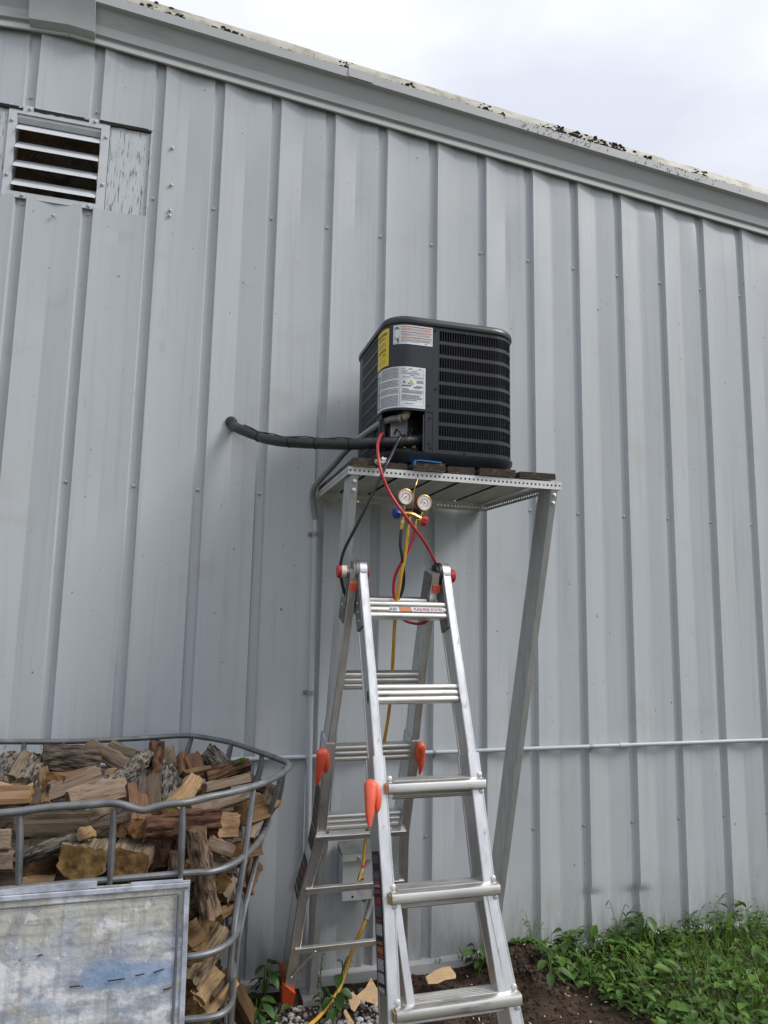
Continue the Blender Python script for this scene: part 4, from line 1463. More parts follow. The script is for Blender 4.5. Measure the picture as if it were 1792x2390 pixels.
mb.tube([e1 - d * 0.05, e1 - d * 0.024], 0.0086, 10)
mb.build('red_collar', M['knobred'], t)
mb = MB()
mb.tube([e1 - d * 0.012, e1 + d * 0.006, e1 + d * 0.007, e1 + d * 0.03], [0.0085, 0.0085, 0.0115, 0.0105], 8)
mb.tube([e1 + d * 0.018, e1 + d * 0.018 + Vector((0.012, -0.012, 0.0))], 0.006, 8)
mb.build('valve_fitting', M['brass'], t)

gp = thing('yellow_tubing', 'yellow tubing dropping from the electrical box to the gravel', 'tubing', at(719, 2157, -0.22))
q = [at(801, 1938, -0.05), at(800.5, 1950, -0.052), at(797, 1967, -0.06), at(790, 1987, -0.078)]
mb = MB()
pp = spline(q, 8)
mb.tube(pp, 0.0135, 12)
mb.build('grey_sleeve', M['conduit'], gp)
pts = [at(791, 1984, -0.076), at(785, 2000, -0.088), at(778, 2016, -0.10), at(760.5, 2056, -0.125), at(739, 2122, -0.185), at(719.5, 2158, -0.235), at(688, 2197, -0.315), at(655, 2225, -0.38), at(600, 2262, -0.47)]
mb = MB()
mb.tube(spline(pts, 8), 0.0092, 12)
mb.build('tube', M['yellowhose'], gp)

# ------------------------------------------------------------------ ladder
C18, S18 = math.cos(R(18)), math.sin(R(18))
NF = Vector((0, -C18, S18))       # outward normal of the front half
NB = Vector((0, -C18, -S18))      # viewer-side normal of the rear half


def fp(x, z, o=0.0):
    return Vector((x, -0.8 + (z - 1.91) * TS, z)) + NF * o


def rp(x, z, o=0.0):
    return Vector((x, -0.8 - (z - 1.91) * TS, z)) + NB * o


la = thing('folding_ladder', 'aluminium articulated stepladder with orange levers standing open under the gauges', 'ladder', (0.9, -0.8, 0.0))


def chan(w, d, c=0.003):
    a, b = w / 2, d / 2
    return [(-a + c, -b), (a - c, -b), (a, -b + c), (a, -b + .014), (a - .0018, -b + .016), (a - .0018, b - .016), (a, b - .014), (a, b - c), (a - c, b), (a - c - .003, b), (a - c - .0042, b - .0014), (-a + c + .0042, b - .0014), (-a + c + .003, b), (-a + c, b), (-a, b - c), (-a, b - .014), (-a + .0018, b - .016), (-a + .0018, -b + .016), (-a, -b + .014), (-a, -b + c)]


def lrail(fn, xs, w, d, nm, nrm, m='alu', o=0.0):
    mb = MB()
    pts = [fn(x, z, -d / 2 + o) for x, z in xs]
    mb.sweep(pts, chan(w, d), nrm)
    return mb.build(nm, M[m], la)


LF, RF = [(0.7275, 1.915), (0.7385, 1.54), (0.746, 1.16)], [(1.090, 1.915), (1.1015, 1.54), (1.115, 1.16)]
LFo, RFo = [(0.744, 1.232), (0.748, 0.85), (0.748, 0.76), (0.742, 0.48), (0.716, -0.03)], [(1.1145, 1.232), (1.118, 0.83), (1.124, 0.74), (1.160, 0.42), (1.216, -0.03)]
LB, RB = [(0.6925, 1.915), (0.680, 1.526), (0.660, 1.10)], [(1.043, 1.915), (1.034, 1.525), (1.040, 1.08)]
LBo, RBo = [(0.662, 1.20), (0.657, 0.80), (0.651, 0.74), (0.604, 0.495), (0.580, 0.045)], [(1.041, 1.20), (1.036, 0.80), (1.040, 0.73), (1.064, 0.48), (1.12, 0.03)]
rails = {}
for nm, fn, xs, w, d, nrm, o in (('front_inner_rail', fp, LF, 0.034, 0.105, NF, 0), ('front_inner_rail', fp, RF, 0.034, 0.105, NF, 0),
                                 ('front_outer_rail', fp, LFo, 0.046, 0.118, NF, 0.005), ('front_outer_rail', fp, RFo, 0.046, 0.118, NF, 0.005),
                                 ('rear_inner_rail', rp, LB, 0.034, 0.105, NB, 0), ('rear_inner_rail', rp, RB, 0.034, 0.105, NB, 0),
                                 ('rear_outer_rail', rp, LBo, 0.046, 0.118, NB, 0.004), ('rear_outer_rail', rp, RBo, 0.046, 0.118, NB, 0.004)):
    rails[(nm, xs[0][0] < 0.9)] = lrail(fn, xs, w, d, nm, nrm, o=o)
# straight inner channels that run on below the flare
for x, x2 in ((0.772, 0.800), (1.100, 1.118)):
    mb = MB()
    p, q = fp(x, 0.80, -0.02), fp(x2, 0.49, -0.02)
    mb.beam(p, q, 0.028, 0.05, up=NF, c=0.002)
    mb.build('inner_channel', M['alu'], la)


def ribbed(p, q, nrm, h, d, nm='rung', lobes=3):
    """ribbed double rung between two points, face normal nrm"""
    prof = []
    n = 24
    for i in range(n + 1):
        v = -h / 2 + h * i / n
        prof.append((v, d / 2 - 0.0055 + 0.0055 * abs(math.cos(math.pi * lobes * (i / n) + math.pi / 2)) ** 0.6))
    prof += [(h / 2, -d / 2), (-h / 2, -d / 2)]
    mb = MB()
    mb.sweep([p, q], prof, nrm)
    return mb.build(nm, M['alurung'], la, smooth=40)


r_1 = ribbed(fp(0.744, 1.768, -0.03), fp(1.074, 1.768, -0.03), NF, 0.070, 0.036)
ribbed(fp(0.755, 1.449, -0.03), fp(1.086, 1.449, -0.03), NF, 0.070, 0.036)
for z, xa, xb in ((1.768, 0.706, 1.028), (1.456, 0.697, 1.018), (1.143, 0.684, 1.018), (0.838, 0.678, 1.012)):
    ribbed(rp(xa, z, -0.03), rp(xb, z, -0.03), NB, 0.074, 0.036)
# flat stays low on the rear half
for z, xa, xb in ((0.793, 0.655, 1.036), (0.548, 0.612, 1.058), (0.270, 0.590, 1.094)):
    mb = MB()
    o = 0.012 if z == 0.793 else 0.0
    mb.beam(rp(xa - (0.022 if o else 0), z, o), rp(xb, z, o), 0.030 if not o else 0.024, 0.018, up=NB, c=0.002)
    mb.build('stay_bar', M['alurung'], la)
for xa, xb in ((0.585, 0.68), (1.095, 1.0)):
    mb = MB()
    mb.beam(rp(xa, 0.150, 0.006), rp(xb, 0.260, 0.006), 0.012, 0.004, up=NB)
    mb.build('corner_brace', M['alurung'], la)
    mb = MB()
    mb.lathe(rp(xb, 0.260, 0.007), NB, [(0.008, 0), (0.006, 0.004)], 8)
    mb.lathe(rp(xa, 0.150, 0.007), NB, [(0.006, 0), (0.005, 0.004)], 8)
    mb.build('rivet', M['galv'], la)


def step(z, xa, xb):
    c = fp(0, z, 0.0)
    y0, zz = c.y, c.z
    root = None
    mb = MB()          # tread plate with rounded nose
    prof = [(-0.030, 0.010), (-0.026, 0.017), (-0.018, 0.020), (0.060, 0.020), (0.060, 0.016), (-0.014, 0.015), (-0.018, -0.010), (-0.024, -0.016), (-0.030, -0.010)]
    n = len(prof)
    mb.add([(xa, y0 + a, zz + b) for a, b in prof] + [(xb, y0 + a, zz + b) for a, b in prof],
           [(i, n + i, n + (i + 1) % n, (i + 1) % n) for i in range(n)] + [tuple(range(n)), tuple(range(2 * n - 1, n - 1, -1))])
    for i in range(6):
        ya = y0 + 0.004 + i * 0.0095
        mb.box((xa + 0.03, ya, zz + 0.0195), (xb - 0.03, ya + 0.004, zz + 0.022))
    st_ = mb.build('step', M['alurung'], la, smooth=30)
    mb = MB()          # ribbed lower bar behind
    pr = [(0.004, -0.030), (0.0, -0.036), (0.004, -0.041), (0.0, -0.047), (0.006, -0.052), (0.036, -0.052), (0.036, -0.030)]
    n = len(pr)
    mb.add([(xa + 0.03, y0 + a + 0.008, zz + b + 0.006) for a, b in pr] + [(xb - 0.045, y0 + a + 0.008, zz + b + 0.006) for a, b in pr],
           [(i, n + i, n + (i + 1) % n, (i + 1) % n) for i in range(n)] + [tuple(range(n)), tuple(range(2 * n - 1, n - 1, -1))])
    mb.build('step_support', M['alurung'], st_, smooth=30)
    mb = MB()
    mb.prism([(xa - 0.0005, y0 - 0.028, zz - 0.014), (xa - 0.0005, y0 - 0.028, zz + 0.014), (xa - 0.0005, y0 + 0.012, zz + 0.016), (xa - 0.0005, y0 + 0.012, zz - 0.016)], (-0.008, 0, 0))
    mb.build('step_end_cap', M['amber' if z > 1 else 'olive'], st_)
    for x in (xa + 0.012, xb - 0.012):
        for dz in (0.028, -0.026):
            mb = MB()
            mb.lathe(fp(x, z + dz, 0.004), NF, [(0.010, 0), (0.0095, 0.003), (0.006, 0.0045)], 12)
            mb.build('rivet', M['galv'], st_)


step(1.128, 0.765, 1.140)
step(0.798, 0.752, 1.146)
step(0.487, 0.742, 1.175)
step(0.185, 0.728, 1.205)


def hingeset(xa, xb, inner, left):
    """hinge drum: dark inner disc xa..mid, bright head mid..xb"""
    y, z = -0.751, 1.913
    mid = (xa + xb) / 2
    mb = MB()
    mb.lathe((mid, y, z), (1, 0, 0), [(0.047, 0), (0.0495, 0.002), (0.0495, xb - mid - 0.002), (0.0475, xb - mid)], 32)
    hd = mb.build('hinge_head', M['alu'], la)
    mb = MB()
    mb.lathe((mid - 0.0005, y, z), (-1, 0, 0), [(0.051, 0), (0.051, 0.012), (0.046, 0.018), (0.046, 0.022), (0.022, 0.025), (0.018, 0.033)], 32)
    mb.build('hinge_drum', M[inner], hd)
    for fn, nrm in ((fp, NF), (rp, NB)):
        mb = MB()
        xs_ = (LF if left else RF) if fn is fp else (LB if left else RB)
        k_ = (xs_[1][0] - xs_[0][0]) / (xs_[1][1] - xs_[0][1])
        x = xs_[0][0] - 0.0175 + k_ * (1.8 - xs_[0][1])
        mb.beam(fn(x - 0.0025 + k_ * 0.1, 1.90, -0.052), fn(x - 0.0025 - k_ * 0.1, 1.70, -0.052), 0.005, 0.088, up=nrm, c=0.001)
        pl = mb.build('hinge_plate', M['hinge'], la)
        for zz in (1.80, 1.765, 1.73):
            mb = MB()
            mb.lathe(fn(x - 0.005 + k_ * (zz - 1.8), zz, -0.052), (-1, 0, 0), [(0.006, 0), (0.005, 0.003)], 8)
            mb.build('rivet', M['galv'], pl)
    mb = MB()
    mb.beam(rp(xa + 0.012, 1.868, 0.004), rp(xa + 0.012, 1.838, 0.004), 0.032, 0.006, up=NB)
    mb.build('orange_stop', M['orange'], la)
    if left:
        mb = MB()
        mb.lathe((xa - 0.002, y, z), (-1, 0, 0), [(0.010, 0), (0.010, 0.012), (0.026, 0.0125), (0.027, 0.034)], 24)
        kn = mb.build('lock_knob', M['cream'], la, label='cream and red lock knob on the left hinge')
        mb = MB()
        mb.lathe((xa - 0.0365, y, z), (-1, 0, 0), [(0.028, 0), (0.0285, 0.010), (0.026, 0.014)], 24)
        mb.build('knob_face', M['knobred'], kn)
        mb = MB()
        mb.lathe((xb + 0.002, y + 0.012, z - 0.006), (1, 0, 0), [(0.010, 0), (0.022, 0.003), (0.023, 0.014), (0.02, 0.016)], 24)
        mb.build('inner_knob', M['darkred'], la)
    else:
        mb = MB()
        mb.lathe((xb + 0.001, y, z - 0.004), (1, 0, 0), [(0.010, 0), (0.010, 0.008), (0.027, 0.010), (0.028, 0.026), (0.024, 0.032)], 40, flute=0.03, nf=14)
        mb.build('lock_knob', M['knobred'], la, label='fluted red lock knob on the right hinge')


hingeset(0.680, 0.7455, 'hinge', True)
hingeset(1.036, 1.1075, 'black', False)


def lever(pts, ws, tab, nm='lever', th=0.019):
    """flattened finger grip with a shorter second finger"""
    mb = MB()
    for P, W2 in ((pts, ws), (tab, [ws[0] * .6, ws[1] * .5, ws[-1] * .8])):
        pth = spline(P, 5)
        n = len(pth)
        vs, fs = [], []
        for i in range(n):
            f = i / (n - 1) * (len(W2) - 1)
            a = int(min(f, len(W2) - 2))
            w = W2[a] + (W2[a + 1] - W2[a]) * (f - a)
            t_ = (pth[min(i + 1, n - 1)] - pth[max(i - 1, 0)]).normalized()
            s_ = Vector((1, 0, 0)) - t_ * t_.x
            s_.normalize()
            u_ = s_.cross(t_)
            k = min(1.0, 0.45 + 3.0 * min(i, n - 1 - i) / n)
            for q_ in range(12):
                a_ = 2 * math.pi * q_ / 12
                c, s2 = math.cos(a_), math.sin(a_)
                vs.append(pth[i] + s_ * (w * math.copysign(abs(c) ** .65, c)) * k + u_ * (min(th, w) * math.copysign(abs(s2) ** .65, s2)) * k)
        for i in range(n - 1):
            for q_ in range(12):
                q2 = (q_ + 1) % 12
                fs.append((i * 12 + q_, i * 12 + q2, (i + 1) * 12 + q2, (i + 1) * 12 + q_))
        fs += [tuple(range(11, -1, -1)), tuple(range((n - 1) * 12, n * 12))]
        mb.add(vs, fs)
    return mb.build(nm, M['orange'], la, smooth=60)


def L_(x, y, s, o=0.0):
    return lad(x, y, s) + (NF if s > 0 else NB) * o


lever([L_(804, 1686, 1, .0), L_(801, 1699, 1, .006), L_(797.5, 1728, 1, .014), L_(796, 1756, 1, .018), L_(794.5, 1789, 1, .026)], [0.023, 0.026, 0.019, 0.016, 0.009], [L_(809, 1692, 1, .010), L_(814, 1725, 1, .016), L_(812.5, 1757, 1, .014)])
lever([L_(698, 1617, -1, .0), L_(696, 1627, -1, .006), L_(691.5, 1647, -1, .010), L_(687.5, 1668, -1, .012), L_(683, 1691, -1, .016)], [0.024, 0.027, 0.019, 0.016, 0.010], [L_(702, 1622, -1, .010), L_(704.5, 1645, -1, .014), L_(702, 1667, -1, .012)])
lever([L_(906, 1604, -1, .0), L_(908, 1612, -1, .006), L_(909.5, 1632, -1, .008), L_(908, 1650, -1, .010), L_(904.5, 1670, -1, .012)], [0.016, 0.020, 0.014, 0.012, 0.008], [L_(902, 1610, -1, .008), L_(900, 1628, -1, .012), L_(899.5, 1643, -1, .010)])

# rubber boots
for (x, z, fn, nrm, m) in ((0.578, 0.075, rp, NB, 'bootorange'), (1.118, 0.06, rp, NB, 'bootorange'), (0.717, 0.03, fp, NF, 'black'), (1.213, 0.03, fp, NF, 'black')):
    mb = MB()
    a = fn(x, z + 0.03, -0.052)
    w, d = 0.03, 0.062
    b0 = fn(x, z - 0.06, -0.052)
    top = [a + Vector((-w, 0, 0.020)) + nrm * d, a + Vector((w * 1.0, 0, -0.030)) + nrm * d, a + Vector((w, 0, -0.030)) - nrm * d, a + Vector((-w, 0, 0.020)) - nrm * d]
    bot = [b0 + Vector((-w * .8, 0, 0)) + nrm * d, b0 + Vector((w * .8, 0, -0.004)) + nrm * d, b0 + Vector((w * .8, 0, -0.004)) - nrm * d, b0 + Vector((-w * .8, 0, 0)) - nrm * d]
    mb.add(bot + top, [(0, 3, 2, 1), (0, 1, 5, 4), (1, 2, 6, 5), (2, 3, 7, 6), (3, 0, 4, 7), (4, 5, 6, 7)])
    mb.build('foot_boot', M[m], la, smooth=30)
    mb = MB()
    mb.lathe(a + Vector((0.014, 0, -0.03)) + nrm * (d + 0.0005), nrm, [(0.004, 0), (0.003, 0.001)], 8)
    mb.build('rivet', M['black'], la)

# small print and decals on the ladder
rl = MB()
p0, ux = fp(0.865, 1.768, -0.0115), Vector((1, 0, 0))
vz = Vector((0, S18, C18))
def rlab(a0, b0, a1, b1, sh=0.0, lift=0.0):
    o = p0 + NF * (0.0012 + lift)
    return [o + ux * a0 + vz * b0, o + ux * a1 + vz * b0, o + ux * (a1 - sh) + vz * b1, o + ux * (a0 - sh) + vz * b1]
rl.add(rlab(-0.035, -0.009, 0.195, 0.009), [(0, 1, 2, 3)])
lbo = rl.build('rung_label', M['labelw'], r_1)
mb = MB()
mb.add(rlab(0.008, -0.009, 0.060, 0.009, 0.006, 0.0004), [(0, 1, 2, 3)])
mb.build('orange_block', M['orangeink'], lbo)


def text(s, size, o, ux, uy, m, parent, name='lettering', bold=0.0006):
    cu = bpy.data.curves.new('text', 'FONT')
    cu.body = s
    cu.size = size
    cu.offset = bold
    ob = bpy.data.objects.new('text', cu)
    COL.objects.link(ob)
    bpy.context.view_layer.update()
    me = bpy.data.meshes.new_from_object(ob.evaluated_get(bpy.context.evaluated_depsgraph_get()))
    bpy.data.objects.remove(ob, do_unlink=True)
    mb = MB()
    mb.add([Vector(o) + Vector(ux) * v.co.x + Vector(uy) * v.co.y for v in me.vertices], [tuple(p.vertices) for p in me.polygons])
    bpy.data.meshes.remove(me)
    return mb.build(name, M[m], parent, flat=True)


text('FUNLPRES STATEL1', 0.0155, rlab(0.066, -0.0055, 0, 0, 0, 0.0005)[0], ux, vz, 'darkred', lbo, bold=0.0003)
text('0.03', 0.017, rlab(-0.034, -0.006, 0, 0, 0, 0.0005)[0], ux, vz, 'ink', lbo, bold=0.0005)


def decal(fn, xs, z0, z1, rail, seed, blocks, w=0.046, d=0.118, off=0.0):
    """black strip with coloured print on the left side face of a rail"""
    def X(z):
        for (xa, za), (xb, zb) in zip(xs, xs[1:]):
            if zb <= z <= za:
                return xa + (xb - xa) * (za - z) / (za - zb)
        return xs[-1][0]
    rn = random.Random(seed)
    mb = MB()
    N_ = 14
    vs = []
    for i in range(N_ + 1):
        z = z0 + (z1 - z0) * i / N_
        for o in (-d + 0.016 + off, -0.012 + off):
            vs.append(fn(X(z) - w / 2 - 0.0012, z, o))
    mb.add(vs, [(2 * i, 2 * i + 1, 2 * i + 3, 2 * i + 2) for i in range(N_)])
    st_ = mb.build('decal_strip', M['ink'], rails[rail])
    for f0, f1, m in blocks:
        mb = MB()
        za, zb = z0 + (z1 - z0) * f0, z0 + (z1 - z0) * f1
        vs = [fn(X(z) - w / 2 - 0.0018, z, o) for z in (za, zb) for o in (-d + 0.024 + off, -0.020 + off)]
        mb.add(vs, [(0, 1, 3, 2)])
        mb.build('printed_block', M[m], st_)
        mb = MB()
        for r_ in range(max(1, int(abs(za - zb) / 0.006))):
            z = za + (zb - za) * (r_ + .5) / max(1, int(abs(za - zb) / 0.006))
            o = -d + 0.026 + off
            while o < -0.024 + off:
                wd_ = rn.uniform(.002, .009)
                vs = [fn(X(zz) - w / 2 - 0.0022, zz, oo) for zz in (z - .0012, z + .0012) for oo in (o, min(o + wd_, -0.022 + off))]
                mb.add(vs, [(0, 1, 3, 2)])
                o += wd_ + .002
        mb.build('print', M['ink'], st_, kind='stuff')


decal(fp, LFo, 0.935, 0.535, ('front_outer_rail', True), 1, [(0.03, 0.09, 'inkgrey'), (0.15, 0.21, 'inkgrey'), (0.22, 0.245, 'dialred'), (0.25, 0.265, 'labelw'), (0.285, 0.31, 'dialred'), (0.34, 0.39, 'dialred'), (0.40, 0.48, 'inkgrey'), (0.50, 0.515, 'dialred'), (0.53, 0.61, 'labelw'), (0.65, 0.67, 'orangeink'), (0.69, 0.73, 'orangeink'), (0.74, 0.76, 'dialred'), (0.77, 0.85, 'labelw'), (0.865, 0.93, 'labelw'), (0.96, 0.995, 'labelw')], off=0.005)
decal(rp, LBo, 0.99, 0.72, ('rear_outer_rail', True), 2, [(0.05, 0.08, 'inkgrey'), (0.35, 0.42, 'dialred'), (0.5, 0.55, 'dialred'), (0.66, 0.70, 'labely'), (0.74, 0.80, 'inkgrey')], off=0.004)
decal(rp, LBo, 0.66, 0.50, ('rear_outer_rail', True), 3, [(0.1, 0.2, 'dialred'), (0.3, 0.42, 'dialred'), (0.55, 0.66, 'inkgrey'), (0.8, 0.88, 'labely')], off=0.004)
# slots in the inner rails beside the rungs
for fn, xs, z in ((fp, LF, 1.44), (fp, LF, 1.735), (rp, LB, 1.415), (rp, LB, 1.735)):
    x = 0.737 if fn is fp else 0.68
    x += (z - 1.54) * -0.03
    mb = MB()
    mb.prism([fn(x - 0.0176, z + 0.024 * math.sin(k * math.pi / 5), -0.03 + 0.009 * math.cos(k * math.pi / 5)) for k in range(10)], (-0.0006, 0, 0))
    mb.build('rail_slot', M['ink'], la)

# ------------------------------------------------------------------ tubular cage
cg = thing('tube_cage', 'galvanised tube cage heaped with split firewood', 'cage', (-0.3, -0.76, 0.0))
topf = [at(x, y, Y) for x, y, Y in ((0, 1757, -1.325), (100, 1745, -1.325), (200, 1738, -1.325), (240, 1735, -1.325), (262, 1738, -1.325), (285, 1745, -1.327), (310, 1750, -1.33), (335, 1744, -1.328), (360, 1738, -1.325), (405, 1733, -1.32))]
top = [Vector((-1.02, -1.18, 1.18)), Vector((-0.95, -1.30, 1.18)), Vector((-0.7, -1.325, 1.18))] + topf + [Vector(p) for p in ((0.131, -1.274, 1.18), (0.204, -1.231, 1.18), (0.300, -1.144, 1.18), (0.366, -1.054, 1.18), (0.424, -0.931, 1.18), (0.442, -0.836, 1.18), (0.418, -0.744, 1.18), (0.362, -0.592, 1.18), (0.268, -0.364, 1.18), (0.176, -0.232, 1.18), (0.077, -0.160, 1.182), (-0.12, -0.185, 1.18), (-0.40, -0.205, 1.178), (-0.69, -0.17, 1.18), (-0.95, -0.18, 1.18), (-1.03, -0.35, 1.18), (-1.04, -0.8, 1.18), (-1.02, -1.18, 1.18))]
RINGS = {2: (0.978, [(-1.02, -1.18), (-0.95, -1.30), (-0.7, -1.33), (-0.417, -1.333), (-0.18, -1.325), (0.08, -1.316), (0.153, -1.318), (0.226, -1.254), (0.307, -1.09), (0.359, -0.915), (0.381, -0.80), (0.37, -0.6), (0.28, -0.36), (0.12, -0.19), (-0.3, -0.18), (-0.95, -0.18), (-1.03, -0.35), (-1.04, -0.8)]),
         3: (0.770, [(-1.02, -1.18), (-0.95, -1.32), (-0.5, -1.345), (0.0, -1.35), (0.096, -1.366), (0.162, -1.350), (0.211, -1.303), (0.238, -1.235), (0.256, -1.12), (0.275, -0.9), (0.27, -0.6), (0.22, -0.35), (0.1, -0.19), (-0.3, -0.18), (-0.95, -0.18), (-1.03, -0.35), (-1.04, -0.8)]),
         4: (0.600, [(-1.02, -1.18), (-0.95, -1.32), (-0.5, -1.35), (0.05, -1.36), (0.163, -1.366), (0.207, -1.342), (0.230, -1.28), (0.245, -1.1), (0.255, -0.8), (0.24, -0.4), (0.1, -0.19), (-0.3, -0.18), (-0.95, -0.18), (-1.03, -0.35), (-1.04, -0.8)]),
         5: (0.38, [(-1.0, -1.28), (-0.9, -1.33), (0.1, -1.35), (0.2, -1.31), (0.235, -1.2), (0.24, -0.4), (0.15, -0.2), (-0.9, -0.18), (-1.02, -0.3)]),
         6: (0.14, [(-1.0, -1.28), (-0.9, -1.33), (0.1, -1.35), (0.2, -1.31), (0.235, -1.2), (0.24, -0.4), (0.15, -0.2), (-0.9, -0.18), (-1.02, -0.3)])}
prof = [(0.0125 * math.cos(a * math.pi / 6) * (1.0 if a not in (0, 6) else 0.9), 0.0125 * math.sin(a * math.pi / 6)) for a in range(12)]
mb = MB()
pth = spline(top, 5)[:-1]
mb.tube(pth, [0.0112 + 0.0012 * nz(i * 0.2, 2) for i in range(len(pth))], 12, closed=True)
mb.build('top_rail', M['cage'], cg, label='bent top rim of the tube cage')
RP_ = {}
for k, (z, pts) in RINGS.items():
    P = [Vector((x, y, z + 0.004 * nz(x * 3, y * 3, k))) for x, y in pts]
    pth = spline(P + [P[0]], 5)[:-1]
    mb = MB()
    mb.tube(pth, 0.0100, 10, closed=True)
    mb.build('ring_rail', M['cage'], cg)
tops = {'front': -1.325}


def post(pts, w=0.0094):
    mb = MB()
    pth = spline([Vector(p) for p in pts], 6)
    n = len(pth)
    # flattened and pinched where it meets a rail
    rs = [w * (0.72 + 0.28 * min(1, 4 * min(i, n - 1 - i) / n)) for i in range(n)]
    mb.tube(pth, rs, 8, squash=1.15)
    mb.build('post', M['cage'], cg)


for x0, x1 in ((-0.384, -0.372), (-0.137, -0.134), (0.056, 0.060)):
    post([(x0, -1.322, 1.172), (x1, -1.330, 0.978)])
    post([(x1, -1.335, 0.978), (x1, -1.345, 0.77), (x1, -1.345, 0.6), (x1, -1.335, 0.02)])
post([at(549, 1697, -1.155), at(543, 1740, -1.17), at(527, 1858, -1.215), at(511, 1960, -1.24), at(503, 2030, -1.27), at(497, 2110, -1.285), (0.228, -1.27, 0.6), (0.215, -1.26, 0.02)])
post([at(607, 1672, -0.99), at(597, 1712, -0.98), at(572, 1787, -0.93), at(548, 1880, -0.95), at(522, 1990, -1.03), at(508, 2100, -1.06), (0.24, -1.05, 0.02)])
post([at(615, 1655, -0.86), at(604, 1720, -0.82), at(580, 1765, -0.78), at(556, 1830, -0.76), at(530, 1960, -0.78), at(514, 2060, -0.80), (0.262, -0.79, 0.02)])
for x, y, Yt in ((52, 1604, -0.185), (138, 1604, -0.205), (340, 1596, -0.16), (414, 1594, -0.165), (500, 1606, -0.37), (566, 1628, -0.60)):
    a = at(x, y, Yt)
    post([a, (a.x - (0.02 if x > 400 else 0), a.y + 0.0, a.z - 0.11), (min(a.x - 0.02, 0.2), a.y, 0.77), (min(a.x - 0.04, 0.2), a.y, 0.02)], 0.012)

# ------------------------------------------------------------------ firewood
def wood_mat(name, col, dark, rough=0.8, gs=1.0):
    return mat(name, col, rough, var=0.22, scale=5.0 * gs, stretch=(1.2, 22, 22), bump=0.35, bscale=9, bstretch=(2, 40, 40), dirt=dark, dscale=4.0, dlo=0.50, dhi=0.66, dstretch=(1.2, 34, 34), spec=0.25, perobj=0.14)


def bark_mat(name, col, dark, bs=0.9, ds=5.0, lo=0.46, hi=0.60):
    return mat(name, col, 0.92, var=0.35, scale=9, stretch=(2, 6, 6), bump=bs, bscale=7, bstretch=(4, 16, 16), dirt=dark, dscale=ds, dlo=lo, dhi=hi, dstretch=(2.2, 12, 12), spec=0.15, perobj=0.15)


def end_mat(name, col, dark):
    return mat(name, col, 0.85, var=0.35, scale=11, stretch=(1, 2, 2), bump=0.4, bscale=30, dirt=dark, dscale=13, dlo=0.45, dhi=0.66, spec=0.2, perobj=0.15)


W_ = {'g': wood_mat('split_weathered', (0.200, 0.150, 0.108), (0.068, 0.046, 0.032)),
      'f': wood_mat('split_fresh', (0.300, 0.192, 0.105), (0.160, 0.088, 0.040)),
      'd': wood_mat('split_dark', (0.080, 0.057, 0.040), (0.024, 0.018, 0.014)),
      'n': wood_mat('split_brown', (0.155, 0.088, 0.046), (0.040, 0.022, 0.013))}
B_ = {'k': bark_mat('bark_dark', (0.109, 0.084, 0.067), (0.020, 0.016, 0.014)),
      'w': bark_mat('bark_lichen', (0.195, 0.170, 0.145), (0.036, 0.029, 0.024), 1.0, 6.0, 0.45, 0.56),
      'r': bark_mat('bark_red', (0.115, 0.060, 0.038), (0.014, 0.009, 0.007), 0.8, 4.0, 0.45, 0.62),
      't': bark_mat('bark_tan', (0.227, 0.164, 0.109), (0.048, 0.034, 0.024), 1.0, 5.0, 0.47, 0.60)}
E_ = {'o': end_mat('end_orange', (0.30, 0.175, 0.07), (0.075, 0.035, 0.015)),
      'b': end_mat('end_brown', (0.15, 0.095, 0.055), (0.05, 0.03, 0.018)),
      'y': end_mat('end_golden', (0.38, 0.24, 0.10), (0.2, 0.11, 0.04))}


